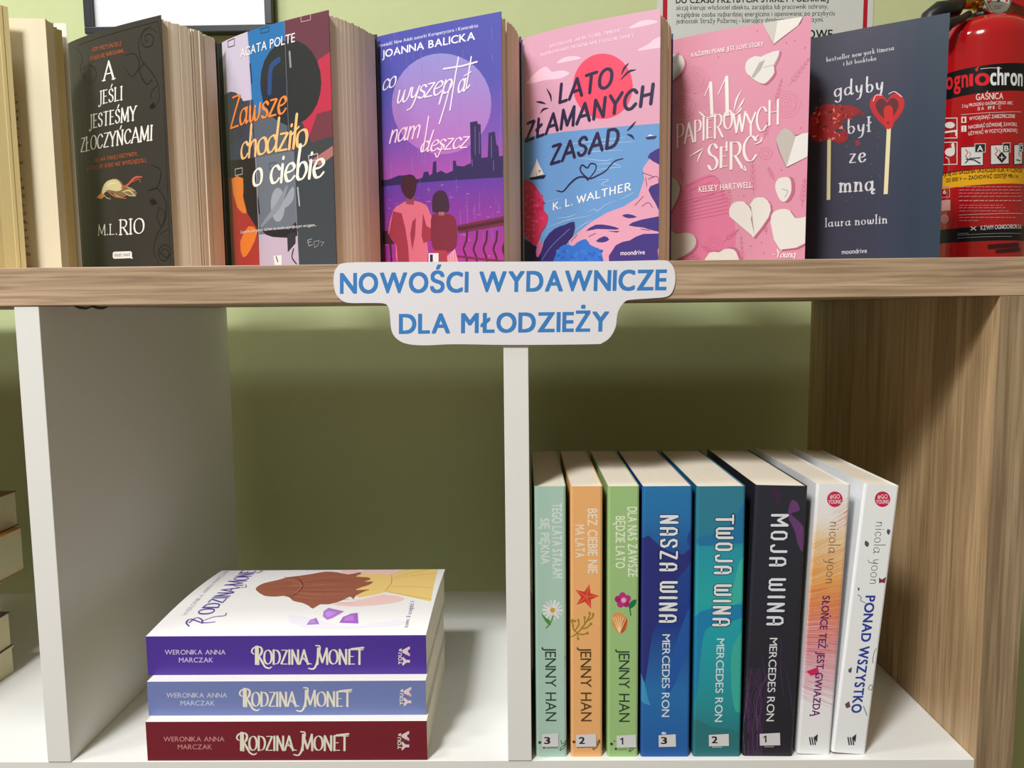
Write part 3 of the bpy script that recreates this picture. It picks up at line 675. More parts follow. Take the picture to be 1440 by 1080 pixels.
a.line([(783, 268), (792, 269), (802, 258), (812, 250), (822, 249), (827, 254)], 1.5, ND, 6, .5); a.line([(827, 253), (837, 240), (838, 232), (831, 230), (826, 236), (819, 232), (816, 238), (820, 245), (829, 251), (840, 247), (852, 240), (864, 227), (876, 223)], 1.3, ND, 6, .4)
a.pen('K. L. WALTHER', (777.4, 295.6), (886.7, 267), (0, -9.5), (240, 238, 244), .2, .16, ang=0, gap=.16)
a.poly([(744, 251), (754, 250), (756, 224)], (222, 214, 214)); a.poly([(754, 222), (765, 245), (755, 248)], (226, 216, 212)); a.poly([(744, 250), (768, 246), (765, 251), (746, 253)], (30, 30, 60)); a.poly([(757, 240), (759, 243), (761, 239)], (205, 60, 60))
a.poly([(908, 193), (924, 191), (921, 195), (910, 196)], (60, 60, 110)); a.poly([(910, 192), (914, 189), (920, 191)], (235, 225, 235))
PK = (220, 158, 184); NV = (66, 52, 128)
a.poly([(945, 205), (932, 210), (914, 223), (904, 237), (906, 252), (898, 277), (878, 290), (854, 299), (832, 312), (813, 327), (800, 339), (804, 356), (800, 385), (945, 385)], PK)
a.poly([(911, 221), (920, 212), (932, 207), (945, 205), (945, 238), (928, 232)], NV, smooth=2); a.poly([(912, 267), (922, 259), (945, 256), (945, 300), (930, 300), (922, 286)], NV, smooth=2)
a.poly([(857, 374), (866, 345), (886, 338), (905, 329), (945, 330), (930, 340), (925, 352), (920, 374)], NV, smooth=2); a.poly([(884, 317), (902, 309), (945, 304), (945, 327), (918, 324), (905, 320)], NV, smooth=2)
a.poly([(824, 325), (838, 316), (856, 317), (870, 321), (866, 323), (840, 322)], NV, smooth=2); a.poly([(838, 339), (850, 332), (857, 337), (848, 341)], NV, smooth=2); a.poly([(875, 303), (884, 301), (896, 305), (884, 307)], NV, smooth=2); a.poly([(854, 325), (872, 325), (868, 327)], NV)
for q in ([(904, 243), (915, 247), (920, 249)], [(908, 250), (910, 262)], [(893, 289), (905, 276)], [(903, 290), (912, 285), (918, 292)], [(922, 274), (927, 284)], [(828, 333), (838, 328)], [(912, 252), (924, 248), (927, 257)], [(902, 322), (914, 324)], [(812, 330), (803, 340)]): a.line(q, .5, (110, 50, 110), 4)
a.poly([(757, 374), (766, 338), (780, 322), (795, 316), (808, 312), (806, 331), (790, 350), (775, 374)], (52, 42, 108), smooth=2); a.line([(762, 366), (776, 346), (801, 322)], .5, (110, 130, 200), 4)
a.poly([(725, 330), (745, 340), (760, 350), (762, 385), (725, 385)], (36, 28, 66)); a.poly([(758, 338), (764, 345), (757, 362), (754, 355)], (205, 110, 150), smooth=2)
RD = (200, 50, 90)
a.poly([(728, 256), (748, 257), (754, 263), (764, 280), (765, 296), (771, 303), (768, 318), (762, 326), (758, 338), (752, 346), (744, 338), (736, 328), (728, 325)], RD, smooth=2)
for i in range(60):
    x, y = random.uniform(736, 766), random.uniform(262, 335)
    if x-736 < 34 - abs(y-300)*.3: a.ell((x, y), 2.4, 2.2, random.choice([(216, 62, 100), (186, 40, 80), (222, 76, 112)]), 6, i == 0)
BU = (52, 112, 206)
a.poly([(781, 385), (783, 355), (794, 344), (806, 346), (812, 341), (824, 336), (830, 344), (838, 348), (845, 352), (850, 374), (850, 385)], BU, smooth=2)
for i in range(36): a.ell((random.uniform(785, 846), random.uniform(352, 372)), 3, 2.4, random.choice([(62, 124, 216), (44, 98, 190)]), 6, i == 0)
a.text('moondrive', (873, 359), (907, 357.6), (0, -6.5), (236, 220, 240), .01)
a.build('cover_print', r)

# --- 11 papierowych serc
r, sf = fan_book((944, 57), (1141, 22), None, 'pink paperback with cut-out white paper hearts in front of the wall notice', (196, 120, 148), bow=4, left=.8, th=18, extra=0)
a = Art(sf); a.grad([(0, (206, 134, 156)), (.35, (212, 144, 168)), (1, (216, 144, 170))], True)
a.poly([(940, 275), (960, 262), (1000, 245), (1022, 275), (1035, 330), (1020, 375), (940, 385)], (214, 120, 156), smooth=3)
L1 = (196, 92, 124); L2 = (204, 104, 132); random.seed(9)
def rose(cx, cy, R, col, n=5):
    for k in range(n):
        q = [(cx+R*(1-k/n)*math.cos(t*.9+k)*(1+.15*math.sin(3*t)), cy+R*(1-k/n)*math.sin(t*.9+k)*.95) for t in range(8)]
        a.line(q, .28, col, 4, new=k == 0)
def fern(p, q, n, col, l=7):
    a.line([p, q], .35, col)
    for i in range(1, n+1):
        t = i/(n+1); x, y = p[0]+(q[0]-p[0])*t, p[1]+(q[1]-p[1])*t; d = math.atan2(q[1]-p[1], q[0]-p[0]); k = l*(1.1-t*.7)
        for s_ in (-1, 1): a.line([(x, y), (x+k*math.cos(d+s_*.8)*.6, y+k*math.sin(d+s_*.8)*.6), (x+k*math.cos(d+s_*.45), y+k*math.sin(d+s_*.45))], .32, col, 3, new=False)
rose(1106, 147, 20, L2); rose(976, 112, 20, L2); rose(962, 150, 16, L1, 4); rose(1077, 216, 9, L1, 2); rose(1001, 324, 8, (222, 120, 158), 3); rose(1004, 344, 12, L1, 3)
for p, q, n, l in (((1110, 120), (1140, 80), 6, 8), ((1090, 145), (1100, 110), 5, 6), ((1060, 275), (1058, 220), 6, 9), ((1027, 290), (1024, 262), 5, 8), ((1090, 255), (1080, 235), 4, 7), ((1128, 290), (1132, 250), 5, 9), ((1045, 370), (1042, 330), 5, 6), ((1078, 330), (1074, 305), 5, 5), ((992, 372), (962, 350), 5, 8), ((960, 255), (956, 235), 4, 7), ((1075, 195), (1080, 170), 4, 7), ((1018, 340), (1040, 322), 4, 7), ((985, 345), (1012, 362), 5, 7)): fern(p, q, n, L1, l)
for k in range(7): a.line([(955+k, 285+k*4.5), (1020+k, 268+k*5.2)], .3, L1, new=k == 0)
a.line([(965, 262), (1004, 247), (1015, 268), (1018, 285)], .35, L1, 3); a.line([(970, 268), (1000, 256), (1006, 272), (975, 284), (970, 268)], .3, L1)
for x, y in ((975, 80), (1010, 80), (1065, 43), (1106, 60), (1118, 57), (978, 131), (1126, 180), (1046, 275), (1056, 346), (1071, 341), (1074, 356), (1132, 67), (1099, 239)): a.ell((x, y), 1.1, 1, L2, 6)
HW = (222, 220, 216); HS = (176, 170, 166); SD = (150, 96, 116)
def heart(q, c=HW, sh=(3, 1.5)): a.poly([(x+sh[0], y+sh[1]) for x, y in q], (186, 104, 134), smooth=2); a.poly(q, c, smooth=2)
a.poly([(1073, 29), (1131, 21), (1126, 33), (1110, 46), (1088, 63), (1079, 46)], SD); a.poly([(1072, 30), (1094, 27), (1088, 62), (1078, 44)], (198, 192, 188)); a.poly([(1094, 27), (1130, 22), (1122, 36), (1106, 48), (1088, 62)], (226, 222, 218))
heart([(1048, 93), (1052, 84), (1062, 79), (1070, 80), (1078, 76), (1096, 71), (1092, 84), (1088, 92), (1089, 102), (1082, 112), (1074, 118), (1063, 114), (1056, 108), (1050, 103)]); a.poly([(1068, 88), (1076, 84), (1070, 98), (1060, 110), (1057, 108)], HS); a.line([(1074, 95), (1090, 91), (1096, 78)], .6, HS)
heart([(940, 80), (952, 77), (960, 80), (963, 90), (958, 102), (950, 110), (940, 114)], (206, 200, 192)); heart([(940, 253), (950, 252), (956, 262), (954, 276), (948, 288), (942, 300), (938, 300)], (200, 194, 186))
a.poly([(1091, 197), (1097, 186), (1104, 181), (1112, 184), (1118, 190), (1140, 186), (1140, 218), (1106, 236), (1094, 210)], SD); a.poly([(1091, 196), (1098, 184), (1104, 180), (1112, 184), (1119, 192), (1106, 235), (1096, 212)], (188, 182, 176)); a.poly([(1119, 192), (1128, 188), (1140, 186), (1140, 218), (1106, 235)], (226, 224, 222))
heart([(1090, 262), (1094, 252), (1103, 249), (1111, 251), (1113, 262), (1112, 272), (1106, 282), (1100, 284), (1094, 276)], HW, (5, 0)); a.line([(1100, 266), (1108, 269), (1104, 277)], .8, HS, 3)
heart([(1026, 303), (1026, 293), (1033, 284.5), (1046, 283.5), (1053, 290), (1061, 279), (1074, 278), (1083, 288), (1081, 305), (1061, 332), (1057, 331), (1030, 308)]); a.poly([(1052, 288), (1056, 290), (1058, 305), (1061, 330), (1056, 308), (1058, 300)], (150, 130, 136))
heart([(1084, 308), (1087, 299), (1098, 294), (1110, 295.5), (1118, 306.5), (1128, 306), (1140, 306), (1140, 338), (1097, 351), (1085, 320)])
heart([(938, 322), (951, 329), (964, 327), (976, 331), (979, 342), (972, 353), (953, 364), (938, 367)], (204, 196, 186)); heart([(992, 374), (998, 355), (1011, 355), (1020, 350), (1032, 351), (1037.5, 360), (1037, 374)], (224, 220, 214), (4, -2))
WW = (240, 232, 230)
a.text('KAŻDEMU PISANE JEST LOVE STORY', (972.8, 80.6), (1073.7, 64.8), (0, -6), WW, .01)
a.line([(999.5, 117), (1001.5, 163)], 2.8, WW); a.line([(999, 117), (991, 135)], .8, WW); a.line([(994, 166), (1009, 163)], .8, WW)
a.line([(1022, 109), (1023, 161)], 3.0, WW); a.line([(1021, 109), (1010, 133)], .8, WW); a.line([(1015, 164), (1031, 161)], .8, WW)
for q in ([(1032, 157), (1036, 140), (1043, 127)], [(1035, 158), (1043, 146), (1047, 138)], [(1034, 162), (1041, 155), (1042, 151)], [(992, 165), (987, 161), (983, 157)], [(995, 160), (990, 157)]): a.line(q, 1.5, WW, 4, .8)
def quill(t, p0, p1, up, **k): a.pen(t, p0, p1, up, WW, **dict(dict(thick=.085, thin=.03, ang=5, gap=.06), **k))
quill('PAPIEROWYCH', (951, 204), (1096, 181), (0, -32), big={0: (1, -.12), 1: (.85, 0), 2: (.9, 0), 4: (.8, .05), 6: (.8, .3), 7: (.8, .1), 8: (.9, -.1), 10: (1, .2)})
a.line([(1022, 200), (1022, 212)], 1.6, WW)
quill('SERC', (995, 240), (1064, 229), (0, -36), thick=.11, big={0: (1, 0), 1: (.75, .05), 2: (1, -.08), 3: (.95, .1)}); a.line([(1042, 236), (1049, 240), (1047, 234)], .9, WW, 4)
for q in ([(970, 220), (980, 214), (989, 209)], [(981, 228), (984, 219), (989, 211)], [(1061, 198), (1064, 193), (1067, 190)], [(1062, 203), (1070, 199), (1071, 193)]): a.line(q, 1.3, WW, 4, .6)
a.text('KELSEY HARTWELL', (983, 270.5), (1058, 264), (0, -8.5), WW, .014)
brush('Young', (1090, 362), (1118, 362), (0, -11), WW, slant=.3, thick=.14)
a.ell((1088, 358), 1, 1, WW, 6)
a.build('cover_print', r)

# --- gdyby był ze mną
r, sf = fan_book((1140, 54), (1336, 17.6), None, 'dark blue paperback with a red heart lollipop, standing in front of the fire extinguisher', (40, 42, 56), bow=1, left=.6, th=20, extra=0)
a = Art(sf); a.grad([(0, (40, 40, 54)), (.3, (58, 57, 78)), (.6, (52, 56, 78)), (.8, (42, 55, 76)), (1, (44, 60, 78))], True)  # darker spine side: shadow painted into the cover colour
CW = (214, 214, 222)
def typ(t, p0, p1, up, th=.12, tn=.045, se=.13): a.pen(t, p0, p1, up, CW, thick=th, thin=tn, serif=se, ang=5, gap=.16)
typ('bestseller new york timesa', (1162, 87), (1257, 70), (0, -6.5)); typ('i hit booktoka', (1186, 92.3), (1232, 84.4), (0, -6))
typ('gdyby', (1173, 136), (1242, 127), (0, -21)); typ('był', (1191, 188), (1224, 184.5), (0, -20)); typ('ze', (1194, 229), (1217, 227), (0, -24)); typ('mną', (1180, 270), (1229, 267.5), (0, -24)); typ('laura nowlin', (1160.4, 319), (1247.5, 313.5), (0, -12))
a.text('moondrive', (1184, 357.4), (1219, 355.6), (0, -6.5), CW, .01)
a.line([(1166, 192), (1165, 281)], 3.0, (212, 200, 150), cap=False); a.line([(1250.5, 170), (1245.5, 273)], 3.2, (222, 212, 168), cap=False)
R1 = (186, 26, 36)
def hq(cx, cy, s_): return [(cx+s_*1.0*x, cy+s_*y) for x, y in ((0, -.55), (.25, -.85), (.62, -.95), (.95, -.65), (1, -.2), (.75, .35), (.35, .8), (0, 1), (-.35, .8), (-.75, .35), (-1, -.15), (-.95, -.6), (-.6, -.9), (-.25, -.82))]
a.poly(hq(1247.5, 154, 24), R1, smooth=3); a.poly(hq(1247.5, 153, 16), (92, 26, 34), smooth=3); a.line([(1249, 154), (1250, 176)], 7, (196, 30, 36)); a.line([(1228, 142), (1232, 134), (1240, 134)], .7, (240, 190, 200), 4); a.line([(1250, 132), (1258, 129), (1268, 136)], .7, (240, 190, 200), 4)
random.seed(2)
a.poly([(1140, 165), (1152, 150), (1164, 146), (1180, 149), (1196, 148), (1211, 156), (1200, 164), (1188, 168), (1184, 176), (1172, 186), (1190, 186), (1192, 196), (1180, 202), (1166, 196), (1150, 200), (1138, 190)], (150, 20, 26), smooth=2)
for i in range(110):
    x, y = random.uniform(1140, 1198), random.uniform(148, 198); q = [(x+random.uniform(-4, 4), y+random.uniform(-4, 4)) for _ in range(3)]; a.poly(q, random.choice([(206, 44, 34), (90, 14, 20), (216, 84, 50), (176, 24, 30), (70, 16, 24), (230, 130, 110)]), new=i == 0)
a.poly([(1152, 137), (1156, 140), (1155, 144), (1152, 142)], (120, 40, 50)); a.ell((1206, 201), 3, 4.5, (150, 40, 50), 10); a.ell((1213, 160), 3, 3, (130, 24, 30), 8)
for i in range(26): a.ell((random.choice([1213, 1195, 1222, 1232, 1216])+random.uniform(-6, 6), random.uniform(168, 292)), .6, .6, (130, 130, 146), 5, i == 0)
a.build('cover_print', r)

# --- open book at the far left (pages towards the viewer)
S = (-505, 78)
pg = at_z(62, 23, TOP+203); p0 = at_z(-26, 0, TOP+206); p1 = at_z(11, 8, TOP+206); p2 = at_z(75, 33, TOP+201); p3 = at_z(87, 41, TOP+200)
r = empty('paperback_book', (S[0], S[1], TOP), 'opened paperback with cream pages facing out, at the far left on top', 'book', 'new paperbacks standing fanned on top')
def lerp2(a, b, t): return (a.x+(b.x-a.x)*t, a.y+(b.y-a.y)*t)
pa = page_mat('book_paper_yellow', (206, 190, 142), 'XY', 260)
wedges('page_block', (S[0], S[1]-16), (S[0], S[1]-4), lambda t: (p0.x+(p1.x-p0.x)*t-8+8*t, p0.y-6+(p1.y-p0.y+6)*t), TOP, 205, 2, 3, pa, r, n=12, jit=.4)
wedges('page_block', (S[0], S[1]+2), (S[0], S[1]+8), lambda t: lerp2(pg, p2, t), TOP, 201, 5, 4, page_mat('book_paper_page', (228, 218, 190), 'XY', 160), r, n=9, jit=.2)
wedges('page_block', (S[0], S[1]+9), (S[0], S[1]+18), lambda t: lerp2(p2, p3, t), TOP, 199, 4, 2, pa, r, n=7, jit=.5)
w = math.hypot(pg.x-S[0], pg.y-S[1]-2)
sfp = Plane((S[0], S[1]+2, TOP), (pg.x-S[0], pg.y-S[1]-2, 0), (0, 0, 1), w, 200, 5)
a = Art(sfp, base=.9); random.seed(4); INK = (92, 84, 66)
for t, x, y in (('.', 23, 134), ('a', 24, 146), ('s', 25, 158), ('ł', 25, 170), ('e-', 27, 183), ('o-', 27, 195), ('do', 29, 207), ('si', 31, 231), ('ed-', 31.5, 255), ('lina', 33.5, 266.5), ('nych', 34, 278.5), ('dbo-', 35.5, 291), ('nas?', 36, 303), ('łoda,', 38, 314.5), ('abów', 37.5, 326), ('nikt', 39.5, 337), ('rypo-', 40.5, 348.5), ('arzała', 42, 360)):
    x += 2; a.text(t, (x-3.0*len(t), y), (x, y-.3), (0, -5.5), INK, .004)
a.build('page_print', r)
prism('cover', strip_outline([(p0.x-4, p0.y-9), (S[0]-1, S[1]-18), (S[0]-3, S[1]), (S[0]-1, S[1]+20), (p3.x-1, p3.y+4), (p3.x+1.5, p3.y+4.5)], .4), TOP, TOP+206, mat('cover_white', (228, 226, 220), .45), r)

# ---------------------------------------------------------------- lower shelf: upright books with spines out
cream = page_mat('book_paper_lower', (232, 223, 206), 'X', 900)
def upright(bl, br, tl, label, rgb, Y=6, dep=146, topy=684, group='paperbacks standing on the lower shelf', edge=None, roughness=.4, rz=0, sq=1.5, page_drop=1.0, art=None):
    A = at_y(bl, 1069, Y); B = at_y(br, 1069, Y); C = at_y(tl, topy, Y)
    wd = B.x-A.x; lean = math.atan2(C.x-A.x, C.z-SH) if abs(C.x-A.x) > 4 else 0
    H = (C.z-SH)/math.cos(lean)
    o = V(A.x, Y, SH)
    Ux, Uz = math.cos(lean), -math.sin(lean)
    lift = 0 if lean == 0 else wd*math.sin(lean)
    o.z += lift
    U = V(Ux, 0, Uz); Z = V(math.sin(lean), 0, math.cos(lean)); Yv = V(0, 1, 0)
    if rz: q = Matrix.Rotation(rz, 3, 'Z'); U = q@U; Yv = q@Yv; Z = q@Z
    xf = lambda v: o + U*v.x + Yv*v.y + Z*v.z
    r = empty('paperback_book', (o.x+wd/2, o.y+dep/2, SH), label, 'book', group)
    t = .5; k = sq
    path = [(0, dep), (0, k*1.2), (k*.35, k*.35), (k*1.2, 0), (wd-k*1.2, 0), (wd-k*.35, k*.35), (wd, k*1.2), (wd, dep)]
    ipath = [(t, dep), (t, k*1.2), (k*.35+t*.7, k*.35+t*.7), (k*1.2, t), (wd-k*1.2, t), (wd-k*.35-t*.7, k*.35+t*.7), (wd-t, k*1.2), (wd-t, dep)]
    prism('cover', path+ipath[::-1], 0, H, mat('cover_%d_%d_%d' % rgb, rgb, roughness, var=.02), r, xf=xf)
    b = prism('page_block', [(t+.05, 1.2), (wd-t-.05, 1.2), (wd-t-.05, dep-1.5), (t+.05, dep-1.5)], .6, H-page_drop, cream, r, xf=xf)
    sf = Plane(o, U, Z, wd, H)
    sf.cu = .8; rc = stepwise(lambda u: (max(0, k*1.2-u, u-(wd-k*1.2)))**2*.38, .8)
    sf.map = lambda u, v, h: xf(V(u, -h+rc(u), v))
    return r, sf, Art(sf)
def sticker(a, r, q, num):
    (x0, y0), (x1, y1) = q
    s = Art(a.S, base=.5); s.poly([(x0, y0+1), (x1, y0-.5), (x1+.4, y1-.5), (x0+.3, y1)], (214, 214, 218))
    xx = x0+(x1-x0)*.16; s.text(num, (xx, y1-4.5), (xx+7.5, y1-4.5), (0, -9.5), (34, 36, 44), .03) if num != '1' else (s.line([(xx+4, y1-4.5), (xx+4, y1-14)], 1.1, (34, 36, 44), cap=False), s.line([(xx+4, y1-13.6), (xx+1, y1-11.5)], .8, (34, 36, 44))); s.build('number_sticker', r)['label'] = 'white sticker with a number'
def doodle(a, x, y, c, e):
    a.ell((x, y), 2.2, 2, c, 8); a.ell((x+6, y+7), 1.8, 1.8, c, 8); a.ell((x+4, y-4), 1, 1, c, 6); a.line([(x+9, y+8), (x+20, y+7.5), (x+e-4, y+8)], .35, c); a.line([(x+e, y-3), (x+e+1, y+2), (x+e+5, y), (x+e+8, y-3), (x+e+5, y+6), (x+e-1, y+11), (x+e, y+7), (x+e+9, y)], .5, c, 4)
def down(a, t, x0, y0, x1, y1, cap, col, bold=.0): a.text(t, (x0, y0), (x1, y1), (cap, 0), col, bold)
DG = (44, 66, 50)
r, sf, a = upright(754, 797, 750, 'mint green paperback with a daisy on its spine, leftmost of the upright row', (170, 203, 190))
down(a, 'TEGO LATA STAŁAM', 776.5, 708, 777.5, 813, 13.5, (216, 226, 224), .02); down(a, 'SIĘ PIĘKNA', 760, 729, 761, 793, 12, (216, 226, 224), .02)
for i in range(14):
    t = i*2*math.pi/14; c, s_ = math.cos(t), math.sin(t)
    a.poly([(777+3*c-1.5*s_, 858+3*s_+1.5*c), (777+14*c-2*s_, 858+14*s_+2*c), (777+15*c+1*s_, 858+15*s_-1*c), (777+3*c+1.5*s_, 858+3*s_-1.5*c)], random.choice([(228, 228, 232), (212, 214, 222)]), new=i == 0)
a.ell((777, 858), 3.6, 3.6, (214, 160, 40), 12)
a.line([(778, 866), (774, 876), (768, 883)], 1.0, (84, 150, 60), 4); a.poly([(761, 862), (768, 869), (773, 872), (774, 880), (767, 874)], (70, 150, 60), smooth=2)
for i in range(4): a.line([(794+i*.7, 925+i*5), (797, 920+i*5)], 1.0, (176, 160, 160), new=i == 0)
down(a, 'JENNY HAN', 766.5, 910, 767.5, 1014, 15.5, DG); doodle(a, 759, 1044, DG, 30); sticker(a, r, ((762, 1031), (785, 1050)), '3'); a.build('spine_print', r)
r, sf, a = upright(803, 847, 799, 'orange paperback with a red starfish on its spine', (234, 176, 116))
down(a, 'BEZ CIEBIE NIE', 826.5, 715.5, 827, 806, 13.5, (236, 222, 202), .02); down(a, 'MA LATA', 809, 738, 809.5, 784, 13, (236, 222, 202), .02)
st = []
for i in range(10):
    t = -math.pi/2+.25+i*math.pi/5; R_ = (18 if i % 2 == 0 else 7.5); st.append((824.5+R_*math.cos(t), 839+R_*math.sin(t)))
a.poly(st, (208, 62, 44)); [a.line([(824.5, 839), (824.5+15*math.cos(-math.pi/2+.25+i*2*math.pi/5), 839+15*math.sin(-math.pi/2+.25+i*2*math.pi/5))], .6, (232, 110, 80), new=i == 0) for i in range(5)]
YG = (156, 132, 38)
for q in ([(803, 896), (812, 890), (822, 878), (829, 866), (829, 862)], [(812, 890), (806, 884), (805, 872)], [(807, 880), (803, 874)], [(809, 886), (814, 878), (813, 872)], [(822, 878), (822, 868)], [(826, 873), (833, 868), (834, 862)], [(818, 884), (826, 882), (831, 876)], [(812, 891), (820, 892), (826, 890)], [(812, 893), (813, 899)]): a.line(q, 1.1, YG, 4, .3); 
for x, y in ((805, 872), (803, 874), (813, 872), (829, 862), (834, 864), (822, 868), (826, 890), (813, 898), (831, 877), (808, 873)): a.ell((x, y), 1.8, 1.8, YG, 8)
down(a, 'JENNY HAN', 816, 910, 817, 1014, 15.5, (84, 66, 36)); doodle(a, 807, 1043, (90, 60, 30), 28); sticker(a, r, ((810, 1032), (838, 1050)), '2'); a.build('spine_print', r)
r, sf, a = upright(854, 897, 851.5, 'leaf green paperback with a pink flower and shell on its spine', (156, 194, 130))
down(a, 'DLA NAS ZAWSZE', 882.5, 713, 883.5, 811, 13.5, (226, 234, 212), .02); down(a, 'BĘDZIE LATO', 866, 726, 866, 799, 13, (226, 234, 212), .02)
for i in range(5):
    t = i*2*math.pi/5-.4; a.ell((876+7*math.cos(t), 844+6.5*math.sin(t)), 5, 5, ((186, 50, 130), (164, 36, 112))[i % 2], 10)
a.ell((877, 844), 4, 4, (226, 150, 190), 10); a.ell((877, 844), 1.6, 1.6, (240, 210, 120), 8); a.poly([(884, 852), (888, 845), (895, 843), (893, 851), (886, 856)], (34, 116, 70), smooth=2); a.line([(885, 852), (887, 865)], .8, (34, 96, 60))
a.poly([(861, 869), (864, 862), (871, 861), (879, 866), (882, 873), (880, 885), (872, 891), (866, 886), (861, 878)], (222, 150, 84), smooth=2); a.poly([(873, 880), (880, 868), (882, 874), (879, 886), (873, 890)], (196, 84, 44), smooth=2)
for i in range(6): a.line([(871, 890), (862+i*3.6, 866+abs(i-2)*1.2)], .5, (246, 220, 170), new=i == 0)
down(a, 'JENNY HAN', 870, 913, 870.5, 1015, 15.5, DG); doodle(a, 860, 1046, (50, 70, 46), 26); sticker(a, r, ((867, 1033), (894.5, 1051)), '1'); a.build('spine_print', r)
def wina(a, t, x0, y0, x1, y1, cap, col=(226, 230, 236)):
    a.pen(t, (x0, y0), (x1, y1), (cap, 0), (18, 30, 70), .26, .26, ang=0, font=GW, gap=.14); a.pen(t, (x0, y0), (x1, y1), (cap, 0), col, .17, .12, ang=0, font=GW, gap=.14, sm=3)
def rnd(a, t, x0, y0, x1, y1, cap, col=(222, 228, 236)): down(a, t, x0, y0, x1, y1, cap, col, .004)
r, sf, a = upright(901, 969, 905, 'royal blue paperback with white vertical title, thickest blue spine', (34, 62, 140), topy=684)
a.grad([(0, (42, 120, 176)), (.12, (40, 112, 174)), (.28, (34, 74, 150)), (.5, (36, 58, 138)), (.75, (40, 112, 178)), (1, (34, 92, 168))])
a.poly([(982, 760), (975, 784), (965, 800), (950, 818), (940, 838), (922, 880), (915, 905), (908, 955), (901, 945), (898, 760), (930, 770), (960, 780)], (44, 50, 124), smooth=2)
a.poly([(982, 735), (972, 745), (966, 760), (982, 790)], (34, 70, 150), smooth=2); a.poly([(898, 944), (906, 960), (912, 985), (914, 992), (896, 980)], (60, 150, 196), smooth=2)
a.poly([(975, 845), (972, 900), (960, 930), (950, 960), (935, 980), (945, 930), (955, 890)], (36, 88, 168), smooth=2)
wina(a, 'NASZA WINA', 929.6, 724, 928, 876, 23); rnd(a, 'MERCEDES RON', 931.5, 892, 930.5, 1008, 11); a.line([(932, 1031), (935, 1031)], 2, (220, 220, 226)); sticker(a, r, ((926, 1032.5), (950, 1050)), '3'); a.build('spine_print', r)
r, sf, a = upright(974.5, 1041, 983, 'teal paperback with white vertical title, between the royal blue and black spines', (30, 110, 132))
a.grad([(0, (52, 126, 150)), (.2, (44, 126, 154)), (.22, (40, 150, 172)), (.4, (40, 166, 170)), (.55, (34, 160, 176)), (.78, (38, 146, 158)), (1, (44, 106, 116))])
a.poly([(983, 767), (1010, 766), (1035, 764), (1060, 756), (1060, 690), (1050, 700), (1020, 745), (983, 755)], (36, 116, 164), smooth=2)
a.poly([(1058, 770), (1040, 790), (1030, 830), (1020, 850), (1045, 845), (1058, 800)], (60, 178, 166), smooth=2); a.poly([(1056, 850), (1040, 870), (1000, 880), (988, 900), (982, 960), (975, 990), (972, 900), (985, 860)], (30, 128, 178), smooth=3)
a.poly([(1050, 890), (1030, 910), (1028, 960), (1034, 1000), (1050, 990)], (58, 172, 160), smooth=2); a.poly([(970, 1012), (1000, 1022), (1050, 1034), (1050, 1080), (970, 1080)], (44, 116, 124), smooth=2)
wina(a, 'TWOJA WINA', 1008, 724, 1003, 881, 23); rnd(a, 'MERCEDES RON', 1008, 898, 1005, 1015, 11); a.line([(1002, 1050.5), (1015, 1050.5)], .5, (200, 214, 214)); sticker(a, r, ((996.5, 1032), (1024.5, 1049)), '2'); a.build('spine_print', r)
r, sf, a = upright(1044, 1114.5, 1063, 'black paperback with white vertical title and purple streaks on its spine', (36, 36, 46), topy=684)
a.grad([(0, (46, 48, 58)), (1, (40, 38, 48))])
a.poly([(1114, 703), (1122, 708), (1124, 718), (1112, 722), (1120, 730), (1130, 742), (1132, 765), (1128, 776), (1121, 762), (1117, 745), (1108, 726), (1110, 712)], (104, 62, 116), smooth=3); a.poly([(1086, 688), (1098, 692), (1096, 706), (1092, 714), (1090, 700)], (64, 40, 72), smooth=2)
random.seed(8)
for i in range(26):
    x = random.uniform(1048, 1072); a.line([(x, 1068), (x+random.uniform(-4, 4), 1030), (x-random.uniform(-12, 14), 985), (x+random.uniform(-10, 22), 940)], random.uniform(.15, .5), random.choice([(96, 56, 108), (70, 44, 82), (110, 80, 126), (80, 44, 92)]), 4, .5, i == 0)
for q in ([(1098, 900), (1098, 940), (1102, 980)], [(1104, 935), (1112, 980), (1115, 1010)], [(1070, 915), (1076, 950), (1082, 975)], [(1056, 889), (1064, 885)]): a.line(q, .4, (84, 50, 96), 4, .5)
wina(a, 'MOJA WINA', 1086, 722, 1079, 880, 22); rnd(a, 'MERCEDES RON', 1082.5, 897, 1077.5, 1014, 11); a.line([(1075, 1050), (1088, 1050)], .5, (180, 180, 190)); sticker(a, r, ((1068, 1030.5), (1096.5, 1048)), '1'); a.build('spine_print', r)

WS = (226, 228, 232)
def badge(a, x, y):
    a.ell((x, y), 11, 11, (204, 40, 84), 24); a.text('#GO', (x-7, y-.5), (x+7, y-1), (0, -6), (240, 226, 232), .02, False) ; a.text('YOUNG', (x-9, y+6.5), (x+9, y+6), (0, -5.5), (240, 226, 232), .02)
def wlogo(a, x, y):
    for i in (0, 1, 2): a.line([(x-3+i*3.2, y+7), (x-4.5+i*3.2, y-3)], 1.0, (50, 52, 60), new=i == 0)
    a.poly([(x+1, y-3), (x+7, y-8), (x+6, y+4)], (50, 52, 60))
r, sf, a = upright(1121, 1167, 1149, 'white leaning paperback with orange and pink scratched rays on its spine', (236, 238, 242), Y=8, topy=682)
a.grad([(0, (240, 240, 246)), (.12, (238, 234, 234)), (.2, (236, 210, 170)), (.34, (232, 170, 96)), (.45, (226, 140, 96)), (.58, (222, 150, 150)), (.72, (226, 190, 204)), (.8, (238, 238, 244)), (1, (238, 240, 244))])
